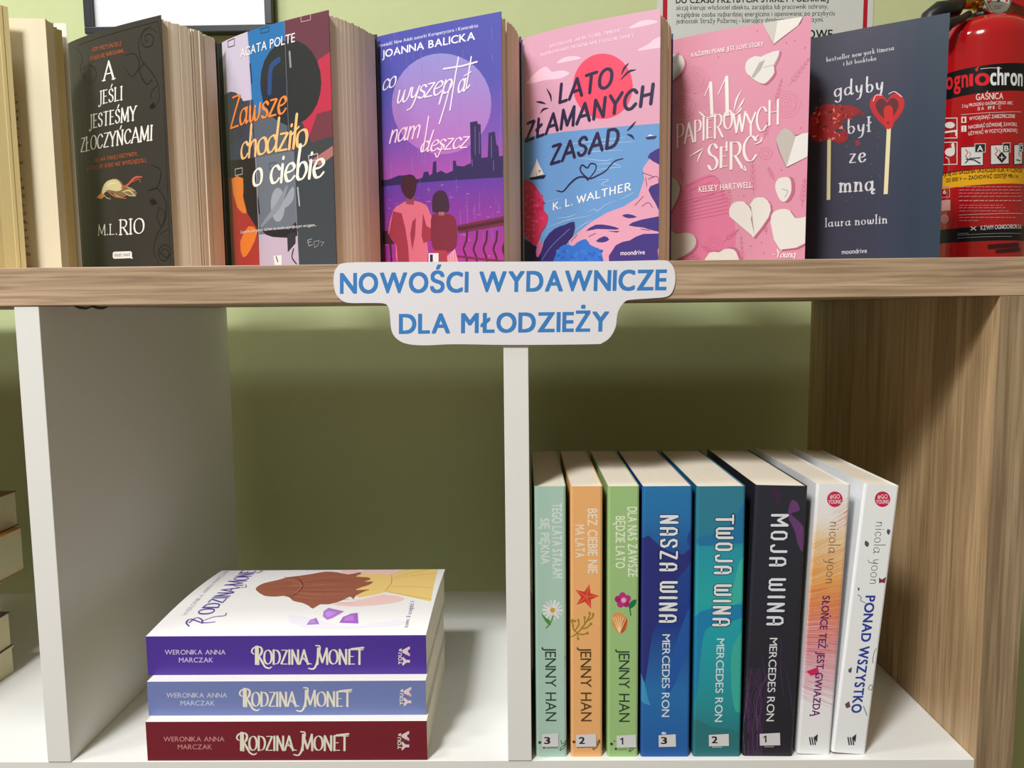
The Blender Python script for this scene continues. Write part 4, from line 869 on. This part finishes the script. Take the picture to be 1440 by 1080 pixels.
for i in range(330):
    y = random.uniform(712, 990); t = (y-712)/278; xl = 1148-29*(y-682)/387; xr = xl+48
    if t < .12: x0 = xr; x1 = random.uniform(xl+24, xr)
    else: x0, x1 = (xl-2, random.uniform(xl+8, xr)) if random.random() < .5 else (xr+2, random.uniform(xl, xr-8))
    sl = (.9-1.2*t)*abs(x1-x0)*(1 if x0 > x1 else -1)*(-1)
    c = [(222, 140, 90), (226, 160, 70), (228, 126, 40), (222, 100, 60), (206, 60, 110), (196, 44, 112)][min(5, int(t*6.2+random.random()*.8))]
    if t > .82 and random.random() < .45: continue
    if i % 4 == 0: c = (244, 226, 206) if t < .6 else (236, 216, 226)
    a.line([(x0, y+(x0-x1)*(.75-1.15*t)*-1), (x1, y)], random.uniform(.25, .6), c, taper=.7, new=i % 60 == 0, cap=False)
a.poly([(1134, 944), (1150, 938), (1152, 948), (1140, 950)], (206, 40, 100))
badge(a, 1174, 702)
a.pen('nicola', (1167.5, 733), (1165, 778), (16, 0), (112, 92, 84), .06, .05, ang=0, gap=.1); a.pen('yoon', (1164, 785), (1161, 821), (16, 0), (112, 92, 84), .06, .05, ang=0, gap=.1)
a.text('SŁOŃCE TEŻ JEST GWIAZDĄ', (1157, 838), (1141.5, 1007), (10.5, 0), (104, 34, 104), .02); wlogo(a, 1143, 1040); a.build('spine_print', r)
r, sf, a = upright(1169.5, 1217, 1216, 'white leaning paperback with bold blue title, rightmost on the lower shelf', (238, 240, 244), Y=8, topy=684)
a.grad([(0, (240, 243, 248)), (1, (238, 242, 246))]); badge(a, 1241, 702)
a.pen('nicola', (1232.5, 733), (1228, 778), (16, 0), (96, 96, 104), .06, .05, ang=0, gap=.1); a.pen('yoon', (1227, 786), (1223, 822), (16, 0), (96, 96, 104), .06, .05, ang=0, gap=.1)
a.text('PONAD', (1217.5, 838), (1210.5, 902), (13.5, 0), (48, 66, 160), .03); a.text('WSZYSTKO', (1209, 909), (1197, 1002), (14, 0), (48, 66, 160), .03)
GB = (84, 88, 96)
for q in ([(1248, 744), (1252, 746), (1250, 752), (1247, 749)], [(1217, 760), (1222, 764), (1220, 769), (1216, 766)], [(1206, 826), (1209, 828), (1207, 831)]): a.poly(q, GB, smooth=2)
a.poly([(1236, 812), (1240, 815), (1246, 811), (1244, 820), (1240, 819), (1236, 820)], (120, 60, 80)); a.poly([(1188, 990), (1194, 986), (1196, 994), (1190, 996)], (110, 80, 84)); a.poly([(1193, 941), (1198, 938), (1197, 946), (1193, 945)], GB)
for q in ([(1206, 836), (1211, 840), (1210, 844), (1217, 848)], [(1232, 912), (1229, 918), (1227, 930), (1228, 932)], [(1224, 963), (1227, 966), (1225, 970), (1221, 968), (1224, 963)]): a.line(q, .45, GB, 4)
a.line([(1214, 993), (1217, 1000), (1219, 1006)], .6, (80, 140, 100), 4); wlogo(a, 1197, 1040); a.build('spine_print', r)

# ---------------------------------------------------------------- stack of three
def flat_book(name_label, px0, px1, ytop, Y, z0, rgb, dep=146, tw=0.0, white_rgb=(232, 232, 234), bulge=0, Hs=None):
    A = at_y(px0, ytop, Y); B = at_y(px1, ytop, Y); z1 = A.z if Hs is None else z0+Hs; w = B.x-A.x
    r = empty('paperback_book', (A.x+w/2, Y+dep/2, z0), name_label, 'book', 'stacked paperbacks on the lower shelf')
    ct, st_ = math.cos(tw), math.sin(tw)
    base = V(A.x, Y, 0)
    xf = lambda v: V(base.x + v.x*ct - v.y*st_, base.y + v.x*st_ + v.y*ct, v.z)
    H = z1-z0; t = .5
    # cross-section across depth (y, z), extruded along x
    path = [(dep, z0), (.5, z0), (0, z0+.4), (0, z1-.4), (.5, z1)] + [(dep*f, z1+bulge*math.sin(math.pi*f)) for f in [i/30 for i in range(1, 30)]] + [(dep, z1)]
    ip = []
    for i, p in enumerate(path):
        a_, b_ = path[max(0, i-1)], path[min(len(path)-1, i+1)]; dx, dy = b_[0]-a_[0], b_[1]-a_[1]; l = math.hypot(dx, dy); ip.append((p[0]+dy/l*t, p[1]-dx/l*t))
    cx = lambda v: xf(V(v.z, v.x, v.y))
    prism('cover', path+ip[::-1], 0, w, mat('cover_white', white_rgb, .4), r, xf=cx)
    pb = [(1.4, z0+t), (1.4, z1-t)] + [(dep*f, z1-t-.05+bulge*math.sin(math.pi*f)) for f in (.15, .3, .5, .7, .85)] + [(dep-1.5, z1-t), (dep-1.5, z0+t)]
    prism('page_block', pb, .8, w-1.2, page_mat('book_paper_flat', (214, 206, 184), 'Z', 800), r, xf=cx)
    sf = Plane(xf(V(0, 0, z0)), V(ct, st_, 0), V(0, 0, 1), w, H)
    a = Art(sf); a.S.map = lambda u, v, h: xf(V(u, -h, z0+v))
    a.grad([(0, rgb), (1, rgb)])
    return r, a, z1, w, xf
CRM = (226, 222, 208)
def spine_words(a, r, wx, wy, tx0, tx1, ty, lx, ly, ink):
    a.text('WERONIKA ANNA', (wx, wy), (wx+85.5, wy), (0, -6.8), ink, .004); a.text('MARCZAK', (wx+20, wy+11), (wx+68, wy+11), (0, -6.8), ink, .004)
    a.pen('RODZINA', (tx0+4, ty), (tx0+79, ty), (0, -19.5), CRM, .15, .05, .1, ang=15, gap=.04, big={0: (1.25, 0)})
    a.line([(tx0+7, ty-24), (tx0+2, ty-22), (tx0, ty-17), (tx0+3, ty-14)], 1.3, CRM, 4, .3); a.line([(tx0+7, ty-25), (tx0+14, ty-22), (tx0+12, ty-13), (tx0+8, ty-9)], 1.2, CRM, 5); a.line([(tx0+8, ty-24), (tx0+9, ty)], 2, CRM)
    a.line([(tx0+10, ty-10), (tx0+15, ty-4), (tx0+18, ty+3), (tx0+24, ty+6), (tx0+28, ty+4)], 1.4, CRM, 5, .5)
    a.pen('MONET', (tx0+91, ty), (tx0+157, ty), (0, -20), CRM, .15, .05, .1, ang=15, gap=.04, big={0: (1.1, 0)})
    a.line([(tx0+90, ty-26), (tx0+96, ty-24), (tx0+93, ty-8), (tx0+90, ty+3), (tx0+86, ty+7), (tx0+80, ty+6)], 1.5, CRM, 5, .4)
    a.line([(tx0+140, ty-21), (tx0+157, ty-23)], 1.6, CRM); a.line([(tx0+72, ty-10), (tx0+78, ty-2), (tx0+84, ty)], 1.0, CRM, 4, .4)
    a.text('YOU', (lx+6, ly+12), (lx+6, ly-4), (-5, 0), CRM, .03); a.text('&', (lx+6, ly-6), (lx+6, ly-10), (-4, 0), CRM, .03)
    a.text('YA', (lx+17, ly+13), (lx+17, ly-12), (-10, 0), (226, 206, 214), .06); a.line([(lx+6.5, ly+2), (lx+18, ly-3)], .35, (130, 90, 110))
    a.build('spine_print', r)
r, a, z3, w, _ = flat_book('maroon-spined book lying at the bottom of the stack of three', 204.5, 600, 1015, 2.5, SH+.1, (116, 30, 44), bulge=0)
spine_words(a, r, 230, 1042.6, 333, 490, 1055, 558, 1041, (196, 140, 144))
B2 = at_z(207, 1006.5, z3)
r, a, z2, w, _ = flat_book('light blue-spined book in the middle of the stack of three', 206.5, 598.5, 958.5, B2.y, z3+.1, (112, 126, 182), bulge=0)
spine_words(a, r, 234, 981, 337, 495, 993, 561, 979, (196, 200, 216))
B1 = at_z(207, 949.5, z2)
r, a, z1, w, xf1 = flat_book('purple-spined book on top of the stack, cover with a red-haired girl in yellow dress', 205, 599, 895, B1.y, z2+.1, (76, 50, 150), bulge=3.5, dep=150)
spine_words(a, r, 231.7, 920.4, 354, 512, 933.7, 559, 922, (206, 196, 226))
# cover picture on the top book
bul = stepwise(lambda v: 3.5*math.sin(math.pi*min(1, max(0, v/150))), 5.0)
sf = Plane(xf1(V(0, 0, z1)), V(1, 0, 0), V(0, 1, 0), w, 150)
sf.map = lambda u, v, h: xf1(V(u, v, z1+bul(v)+h))
def uvb(x, y):
    z = z1
    for _ in range(6):
        p = at_z(x, y, z); z = z1+bul(p.y-xf1(V(0, 0, 0)).y)
    return (p.x-sf.o.x, p.y-sf.o.y)
sf.uv = uvb; sf.b = 0
sf.cv = 5.0; a = Art(sf); WC = (236, 236, 238)
a.grad([(0, (228, 222, 236)), (.4, (236, 236, 240)), (1, (238, 238, 240))])
a.T = []
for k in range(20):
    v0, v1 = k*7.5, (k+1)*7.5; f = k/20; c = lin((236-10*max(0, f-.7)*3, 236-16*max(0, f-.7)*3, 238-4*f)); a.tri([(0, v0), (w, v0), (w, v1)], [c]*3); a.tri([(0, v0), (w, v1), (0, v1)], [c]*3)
a.poly([(505, 803), (540, 797), (575, 799), (560, 812), (500, 815), (478, 802), (500, 798)], (236, 196, 196), smooth=2); a.poly([(465, 850), (500, 845), (540, 836), (570, 842), (548, 849), (500, 853)], (238, 200, 198), smooth=2); a.line([(495, 790), (510, 795), (530, 798)], 3, (226, 190, 206), 4, .6)
YD = (236, 204, 128)
a.poly([(500, 808), (530, 807), (552, 808), (545, 830), (538, 834), (505, 841), (495, 830)], YD, smooth=1); a.poly([(552, 807), (575, 801), (618, 794.5), (612, 815), (606, 846), (570, 838), (540, 832), (548, 822)], YD)
for q in ([(551, 808), (550, 820), (541, 832)], [(553, 807), (580, 800), (617, 796)], [(553, 814), (585, 809), (614, 806)], [(550, 825), (580, 825), (608, 827)], [(543, 832), (575, 838), (607, 843)], [(556, 811), (590, 803), (616, 799)]): a.line(q, .9, (196, 150, 60), 4, .4)
for i in range(18): a.line([(500+i*6.3, 808-i*.4), (497+i*6.3, 838+i*.3)], .15, (240, 212, 150), new=i == 0)
HR = (156, 92, 74)
a.poly([(360, 830), (362, 825), (372, 820), (390, 816), (404, 812), (420, 810), (440, 807), (458, 804), (475, 805), (490, 808), (505, 805), (508, 807), (500, 811), (517, 812), (521, 815), (512, 818), (525, 818), (518, 823), (508, 826), (500, 830), (520, 829), (512, 832), (500, 838), (497, 843), (492, 839), (480, 845), (462, 850), (450, 850), (440, 856), (434, 852), (425, 848), (412, 845), (404, 838), (390, 839), (372, 838)], HR, smooth=2)
for i in range(34):
    y = 812+i*1.05; d = random.uniform(-2, 2); xs = random.uniform(366, 430); a.line([(xs, 828+(y-828)*.45), ((xs+480)/2, y+d), (480+random.uniform(0, 28), y+random.uniform(-2, 2)*1.2)], random.uniform(.35, .9), random.choice([(176, 110, 88), (128, 66, 54), (188, 124, 98), (140, 78, 62)]), 5, .7, i == 0)
a.line([(400, 812), (420, 814), (425, 826), (412, 838), (402, 838)], 1.6, (122, 62, 52), 5, .2); a.line([(404, 815), (424, 822), (416, 834)], .6, (196, 134, 106), 4)
a.poly([(404, 866), (430, 868), (470, 878), (500, 880), (560, 872), (560, 880), (430, 884)], (230, 226, 240), smooth=2)
for q, c in (([(431, 879), (436, 872), (445, 869), (449, 878)], (160, 118, 196)), ([(454, 867), (455, 860), (462, 855), (484, 860), (468, 869), (460, 872)], (170, 120, 204)), ([(477, 876), (482, 868), (494, 863), (503, 862), (504, 877)], (160, 100, 196)), ([(553, 788), (558, 785.5), (568, 786), (563, 790)], (140, 90, 160)), ([(571, 789), (578, 786), (598, 786), (582, 793.5), (576, 793)], (146, 84, 168))):
    a.poly(q, c); cx = sum(p[0] for p in q)/len(q); cy = sum(p[1] for p in q)/len(q); a.poly([(cx+(x-cx)*.55-1, cy+(y-cy)*.55) for x, y in q], tuple(min(255, v+24) for v in c))
VI = (86, 66, 156)
a.pen('ODZINA', (297, 864), (335, 827), (-21, 0), VI, .2, .08, .08, ang=15, gap=.05); a.pen('MONET', (340, 824), (363, 798.5), (-20, 0), VI, .2, .08, .08, ang=15, gap=.05, big={0: (1.2, 0)})
a.line([(302, 875), (285, 876), (268, 871), (262, 876), (266, 881)], 1.6, VI, 5, .3); a.line([(266, 876), (276, 869), (284, 872), (284, 877)], 1.3, VI, 4); a.line([(284, 874), (300, 868), (316, 866), (318, 862)], 1.2, VI, 4, .5)
a.line([(326, 823), (336, 826), (346, 826), (345, 822)], 1.1, VI, 4, .5)
a.text('WERONIKA ANNA MARCZAK', (262, 866), (322.5, 803), (-7, 0), (196, 196, 204), .0)
a.text('Perełka', (366, 806), (378, 797), (-7, 0), (120, 112, 140), .0)
a.text('tom 3 część 1', (573, 883), (583, 846), (-6, 0), (120, 104, 150), .004)
a.build('cover_print', r)

# ---------------------------------------------------------------- books lying in the left compartment
def lying(label, rear, xside, z0, z1, rgb, L=205, Wd=140, yaw=0, cov=True):
    """stack member seen from its right side; rear = pixel of the rear bottom corner of that side"""
    c = rear; L = c[1]-3; Wd = 205 if L < 170 else 140; r = empty('paperback_book', (c[0]-Wd/2, c[1]-L/2, z0), label, 'book', 'books lying in the left compartment')
    ct, st_ = math.cos(yaw), math.sin(yaw)
    xf = lambda v: V(c[0] + v.x*ct - v.y*st_, c[1] + v.x*st_ + v.y*ct, v.z)
    m_ = mat('cover_%d_%d_%d' % rgb, rgb, .45)
    prism('page_block', [(-Wd, -L), (-1.2, -L), (-1.2, -1.2), (-Wd, -1.2)], z0+.6, z1-.6, page_mat('book_paper_old', (206, 196, 158), 'Z', 700), r, xf=xf)
    for a0, a1 in ((z0, z0+.6), (z1-.6, z1)): prism('cover', [(-Wd, -L), (0, -L), (0, 0), (-Wd, 0)], a0, a1, m_, r, xf=xf)
    return r
LX = -372.0
def corner(px, y, X): p = at_x(px, y, X); return p
c1 = corner(22, 944, LX); c1b = corner(22, 908, LX)
zD = c1b.z
p = at_x(22, 944, -374); 
D = at_z(22, 944, SH)
lying('cream-paged book at the bottom of the stack in the left compartment', (D.x, D.y), 0, SH, at_y(22, 908, D.y).z, (214, 206, 180))
zD = at_y(22, 908, D.y).z; C = at_z(18, 907, zD); zC = at_y(16, 860, C.y).z
lying('cream-paged book with dark cover, second from the bottom in the left compartment stack', (C.x, C.y), 0, zD+.1, zC, (46, 42, 40))
B_ = at_z(4, 856, zC); zB = at_y(4, 820, B_.y).z
lying('slim pale book, third from the bottom in the left compartment stack', (B_.x, B_.y), 0, zC+.1, zB, (210, 202, 180))
Q = at_z(36, 801, zB); zQ = at_y(39, 741, Q.y).z
lying('thick cream-paged book overhanging near the top of the left compartment stack', (Q.x, Q.y), 0, zB+.1, zQ, (196, 130, 60), L=215)
R_ = at_z(27, 738, zQ); zR = at_y(33, 690, R_.y).z
lying('topmost book with dark red cover in the left compartment stack', (R_.x, R_.y), 0, zQ+.1, zR, (120, 22, 30), L=210)

# ---------------------------------------------------------------- fire extinguisher
red = mat('extinguisher_red', (170, 18, 26), .13, coat=.4, var=.01)
EY = 296.0; ax = at_y(1376, 200, EY); EX = ax.x; ER = 49.5
fe = empty('fire_extinguisher', (EX, EY, TOP), 'red fire extinguisher with printed label standing on top behind the books', 'fire extinguisher')
zt = at_y(1378, 28, EY).z; z_sh = zt-30
prof = [(ER-3, TOP), (ER-.5, TOP+4), (ER, TOP+10), (ER, z_sh)] + [(ER*math.cos(t)**.75 if t < 1.5 else 0, z_sh+30*math.sin(t)) for t in [i*math.pi/2/14 for i in range(1, 13)]] + [(14, zt), (13, zt+4)]
lathe('cylinder_body', prof, EX, EY, red, fe, 64)
brass = mat('brass', (196, 150, 70), .28, .9); black = mat('black_plastic', (22, 22, 24), .4); chrome = mat('chrome', (210, 212, 214), .15, .95)
lathe('collar_ring', [(17, zt-2), (18, zt+1), (18, zt+4), (15, zt+5)], EX, EY, black, fe, 32)
lathe('valve', [(12, zt+2), (13, zt+5), (10, zt+7), (11, zt+12), (14, zt+14), (14, zt+27), (12, zt+30), (7, zt+31), (7, zt+44)], EX, EY, brass, fe, 32)
tube('valve_outlet', [(EX-8, EY-3, zt+18), (EX-22, EY-6, zt+17), (EX-34, EY-8, zt+16)], [9, 8, 7.5], brass, fe, 20)
def slab_path(name, pts, t, y0, y1, material, parent):
    """bent strip of metal: path in x,z, width along y"""
    o = []
    pl = strip_outline(pts, t); return prism(name, pl, y0, y1, material, parent, xf=lambda v: V(v.x, v.z, v.y))
slab_path('carry_handle', [(EX-30, zt+34), (EX-12, zt+28), (EX+14, zt+25), (EX+34, zt+17), (EX+70, zt+6), (EX+105, zt-6)], 9, EY-13, EY+13, red, fe)
slab_path('squeeze_lever', [(EX-32, zt+40), (EX-10, zt+48), (EX+30, zt+46), (EX+100, zt+30)], 4, EY-12, EY+12, red, fe)
g = at_y(1404, 1, EY-24)
gp = [(13, -6), (13.5, 0), (12, 1.5), (11, .2), (0.01, .2)]
vs, fs, n = [], [], 32
for rr, h in gp:
    for i in range(n): t = 2*math.pi*i/n; vs.append((g.x+rr*math.cos(t), EY-24-h, g.z+rr*math.sin(t)))
for j in range(len(gp)-1):
    for i in range(n): fs.append((j*n+i, j*n+(i+1) % n, (j+1)*n+(i+1) % n, (j+1)*n+i))
fs.append(tuple(range(n)))
gauge = mesh('pressure_gauge', vs, fs, chrome, fe, True); fix_normals(gauge)
tube('gauge_stem', [(g.x, EY-20, g.z), (g.x-8, EY-12, g.z+1), (EX+6, EY-4, g.z+1)], 5, brass, fe)
a = Art(Plane((g.x-12, EY-24.4, g.z-12), (1, 0, 0), (0, 0, 1), 24, 24), base=.05)
cc = (12, 12)
def uvell(c, R, col, a0=0, a1=2*math.pi, r0=0):
    n = 20; p = [(c[0]+R*math.cos(a0+(a1-a0)*i/n), c[1]+R*math.sin(a0+(a1-a0)*i/n)) for i in range(n+1)]
    p += [(c[0]+r0*math.cos(a1-(a1-a0)*i/n), c[1]+r0*math.sin(a1-(a1-a0)*i/n)) for i in range(n+1)] if r0 else [c]
    a.uvpoly(p, col)
uvell(cc, 10.8, (200, 206, 204)); uvell(cc, 9.5, (70, 130, 70), 1.2, 1.9, 7); uvell(cc, 9.5, (190, 40, 40), 2.1, 3.3, 7); uvell(cc, 9.5, (190, 40, 40), -.2, 1.0, 7)
a.up(); a.ribbon([(12, 12), (14, 19)], lambda x, y: .6, (30, 30, 30)); a.disc((12, 12), 1.6, lin((60, 60, 60))); a.up(); a.ribbon([(8.5, 7), (15.5, 7)], lambda x, y: 1.2, (110, 116, 116)); a.ribbon([(9.5, 5), (14.5, 5)], lambda x, y: .7, (110, 116, 116))
d_ = a.build('dial', gauge)
h1 = at_y(1299, 20, EY-12); h2 = at_y(1330, 16, EY-12); h3 = at_y(1345, 24, EY-20)
tube('hose', [(EX-30, EY-8, zt+16), (h3.x, EY-14, h2.z+1), (h2.x, EY-16, h2.z), (h1.x+14, EY-16, h1.z+2), (h1.x+5, EY-16, h1.z-5), (h1.x+1, EY-16, h1.z-20), (h1.x+1, EY-14, h1.z-90), (h1.x+10, EY-10, h1.z-200)], [6, 9, 9.5, 9.5, 9.5, 9, 9, 9], black, fe, 14)
k1 = at_y(1334, 34, EY-34); k2 = at_y(1352, 27, EY-26); k3 = at_y(1363, 19, EY-22)
tube('hose_clamp', [(k1.x-6, EY-36, k1.z-6), (k1.x, EY-36, k1.z), (k2.x, EY-28, k2.z), (k3.x, EY-22, k3.z)], [6, 5.5, 4, 3.2], black, fe, 10)
cy = Cyl(EX, EY, ER, TOP, z_sh-TOP)
a = Art(cy, base=.14); LW = (222, 216, 212)
def band(ya, yb, col):
    va, vb = a.P((1376, ya))[1], a.P((1376, yb))[1]; a.uvpoly([(2, vb), (cy.w-2, vb), (cy.w-2, va), (2, va)], col)
def ct(t, p0, p1, cap, col=LW, bold=.01): a.text(t, p0, p1, (0, -cap), col, bold)
band(93, 131, (18, 18, 22)); band(238.5, 260, (222, 164, 30)); band(319, 339, (18, 18, 22)); 
ct('ogn', (1331, 126), (1361, 122), 25, (214, 30, 44), .025); ct('ıo', (1364, 120.8), (1391, 119.5), 25, (214, 30, 44), .025); ct('chron', (1393, 119.5), (1437.4, 121), 25, (222, 224, 226), .025)
a.poly([(1371, 98), (1377, 92), (1374, 101)], (222, 36, 48)); a.line([(1379, 97), (1392, 95.5), (1408, 96)], .5, LW)
ct('GAŚNICA', (1372.6, 141), (1410.5, 139.5), 9); ct('2 kg PROSZKU GAŚNICZEGO ABC', (1353, 151.5), (1424, 147), 4.3); ct('13 A   89 B   C', (1375, 155.3), (1407, 153), 4.6)
a.line([(1352, 161.5), (1375, 159.5), (1405, 158), (1436, 157.5)], .35, LW)
for x, y, n_ in ((1352, 173, '1'), (1352, 185.5, '2')): a.poly([(x, y-8.5), (x+7, y-9), (x+7, y-.5), (x, y)], LW); ct(n_, (x+2, y-1.5), (x+4.5, y-1.7), 5.5, (150, 30, 34))
ct('WYCIĄGNĄĆ ZABEZPIECZENIE', (1363, 169.5), (1427, 166), 5); ct('NACISNĄĆ DŹWIGNIĘ ZAWORU,', (1362, 181.5), (1430, 177.5), 5); ct('UŻYWAĆ W POZYCJI PIONOWEJ', (1362, 190.5), (1430, 186), 5)
def frame_(x0, y0, x1, y1, w_, col): a.line([(x0, y0), (x1, y0-1), (x1, y1-1), (x0, y1), (x0, y0)], w_, col)
frame_(1316, 167, 1346, 195, .8, LW); frame_(1316, 201, 1346, 232, .8, LW); a.ell((1336, 176), 7, 4.5, LW, 16); a.line([(1330, 186), (1345, 184), (1345, 190)], 2, LW); a.ell((1336, 214), 7, 6, LW, 16); a.line([(1340, 203), (1341, 212)], 3, LW); a.line([(1330, 221), (1334, 224), (1335, 230)], .8, LW, 4)
for (x0, y0, x1, y1), (tx0, ty0, tx1, ty1), L_ in (((1352, 207, 1382, 233), (1370.5, 202, 1386, 215), 'A'), ((1393.5, 204.5, 1418, 231), (1409.6, 201, 1420.5, 215), 'B'), ((1426, 204, 1436.5, 231), (1432, 202, 1438, 214), 'C')):
    a.poly([(x0-1, y0-.5), (x1+1, y0-1.5), (x1+1, y1), (x0-1, y1+1)], (30, 30, 34)); a.poly([(x0, y0+.5), (x1, y0-.5), (x1, y1-1), (x0, y1)], (206, 208, 206))
    a.line([(x0+6, y0+3), (x0+9, y0+8), (x0+6, y0+12), (x0+9, y0+16)], .8, (190, 60, 60), 4); a.line([(x0+11, y0+6), (x0+13, y0+10), (x0+11, y0+14)], .6, (190, 60, 60), 4)
    if L_ == 'A': a.line([(x0+6, y1-4), (x0+12, y1-10), (x0+26, y1-11)], 1.3, (60, 60, 62)); a.line([(x0+7, y1-9), (x0+18, y1-8), (x0+26, y1-3)], 1.3, (60, 60, 62))
    elif L_ == 'B': a.poly([(x0+8, y0+17), (x0+15, y0+9), (x0+22, y0+17), (x0+15, y0+25)], (30, 30, 34)); a.line([(x0+12, y0+17), (x0+18, y0+17)], .7, LW); a.line([(x0+15, y0+14), (x0+15, y0+20)], .7, LW)
    else: a.line([(x0+3, y1-6), (x0+8, y1-5)], 1.4, (50, 100, 80))
    a.poly([(tx0, ty0), (tx1, ty0-.5), (tx1, ty1-.5), (tx0, ty1)], (188, 190, 190)); a.poly([(tx0+1, ty0+1), (tx1-1, ty0+.5), (tx1-1, ty1-1.5), (tx0+1, ty1-1)], (34, 36, 40)); ct(L_, (tx0+(tx1-tx0)*.25, ty1-2.5), (tx0+(tx1-tx0)*.75, ty1-2.8), 7.5, LW, .02)
ct('NADAJE SIĘ DO GASZENIA URZĄDZEŃ ELEKTRYCZNYCH', (1318, 249.5), (1436.5, 242.5), 5.6, (60, 44, 20)); ct('DO 1000 V — ZACHOWAĆ ODSTĘP MIN. 1 m', (1331, 256.5), (1431, 250.5), 5.4, (60, 44, 20))
random.seed(6)
for y, x1 in ((263, 1436), (267.5, 1436), (272, 1436), (276.5, 1436), (282.5, 1436), (289, 1410), (292.5, 1414), (297, 1418), (306, 1428), (310.5, 1376)):
    x = 1349
    a.up()
    while x < x1:
        l = random.uniform(3, 9); a.line([(x, y), (min(x1, x+l), y-.4)], .9 if y == 282.5 else .55, (204, 150, 150), new=False, cap=False); x += l+1.4
a.line([(1349, 302.5), (1390, 301), (1437, 300.5)], .3, LW); ct('KZWM OGNIOCHRON S.A.', (1379, 323.5), (1436, 321.5), 6, (214, 214, 214), .01); a.line([(1365.5, 319), (1372, 323.5)], .8, LW)
a.line([(1372, 319), (1365.5, 323.5)], .8, LW); a.line([(1347, 328.5), (1362, 328)], .4, (150, 150, 150)); a.line([(1347, 331), (1436, 328.5)], .4, (150, 150, 150)); a.line([(1347, 335), (1422, 332.5)], .4, (150, 150, 150))
frame_(1322, 263, 1336, 278, .5, (216, 170, 170)); a.poly([(1322, 282), (1337, 281), (1337, 296), (1322, 297)], (206, 150, 150)); a.ell((1329, 308), 6, 7, (190, 120, 122), 16); ct('6', (1327, 273), (1331, 272.6), 6, LW)
a.poly([(1389, 344), (1432, 341), (1432, 347), (1389, 350)], (64, 20, 26)); a.poly([(1400, 351), (1434, 348), (1434, 353), (1400, 356)], (64, 20, 26))
a.build('label', fe, print_mat('glossy_print', .25))

# ---------------------------------------------------------------- wall notice and picture frame
WY = WALL-1.0
A = at_y(925, 0, WY); B = at_y(1227.5, 30, WY)
nt = empty('wall_notice', ((A.x+B.x)/2, WALL, 60), 'white fire safety notice with red border lines and black print on the wall', 'notice')
zb, ztp = 60, 460
box('sheet', (A.x, WY, zb), (B.x, WALL-.1, ztp), mat('notice_board', (206, 210, 206), .5), nt)
a = Art(Plane((A.x, WY, zb), (1, 0, 0), (0, 0, 1), B.x-A.x, ztp-zb))
def vline(x0, x1, y, col): u0 = a.P((x0, y))[0]; u1 = a.P((x1, y))[0]; a.uvpoly([(u0, 3), (u1, 3), (u1, ztp-zb-3), (u0, ztp-zb-3)], col)
vline(932, 938.5, 15, (176, 24, 48)); vline(1214, 1220, 15, (176, 24, 48)); BK = (44, 44, 48)
a.text('DO CZASU PRZYBYCIA STRAŻY POŻARNEJ', (950.7, 4.6), (1165, 1.8), (0, -8.5), BK, .03)
a.text('akcją kieruje właściciel obiektu, zarządca lub pracownik ochrony,', (951, 14), (1164.5, 12), (0, -6.8), BK, .0)
a.text('względnie osoba najbardziej energiczna i opanowana; po przybyciu', (951, 24), (1174, 21.5), (0, -6.8), BK, .0)
a.text('jednostek Straży Pożarnej - kierujący działaniami ratowniczymi.', (951, 33), (1158, 30.5), (0, -6.8), BK, .0)
a.text('ALARMOWE', (1084, 55), (1170.5, 53.5), (0, -12), (24, 24, 28), .02)
a.build('print', nt)
fr = empty('picture_frame', (at_y(250, 40, WALL).x, WALL, 330), 'black picture frame with white board hanging on the wall top left', 'picture frame')
x0, x1 = at_y(118.5, 40, WALL-14).x, at_y(383, 40, WALL-14).x; z0 = at_y(240, 45.5, WALL-14).z; z1 = z0+230; fw = at_y(129.5, 35, WALL-14).x-at_y(119.5, 40, WALL-14).x
fm = mat('frame_black', (30, 36, 44), .35)
for q in (((x0, z0), (x1, z0+fw*.9)), ((x0, z1-fw), (x1, z1)), ((x0, z0+fw*.9), (x0+fw, z1-fw)), ((x1-fw, z0+fw*.9), (x1, z1-fw))): box('moulding', (q[0][0], WALL-14, q[0][1]), (q[1][0], WALL-.2, q[1][1]), fm, fr, .8)
box('board', (x0+fw*.8, WALL-6, z0+fw*.7), (x1-fw*.8, WALL-2, z1-fw*.8), mat('frame_board', (228, 232, 240), .35), fr)
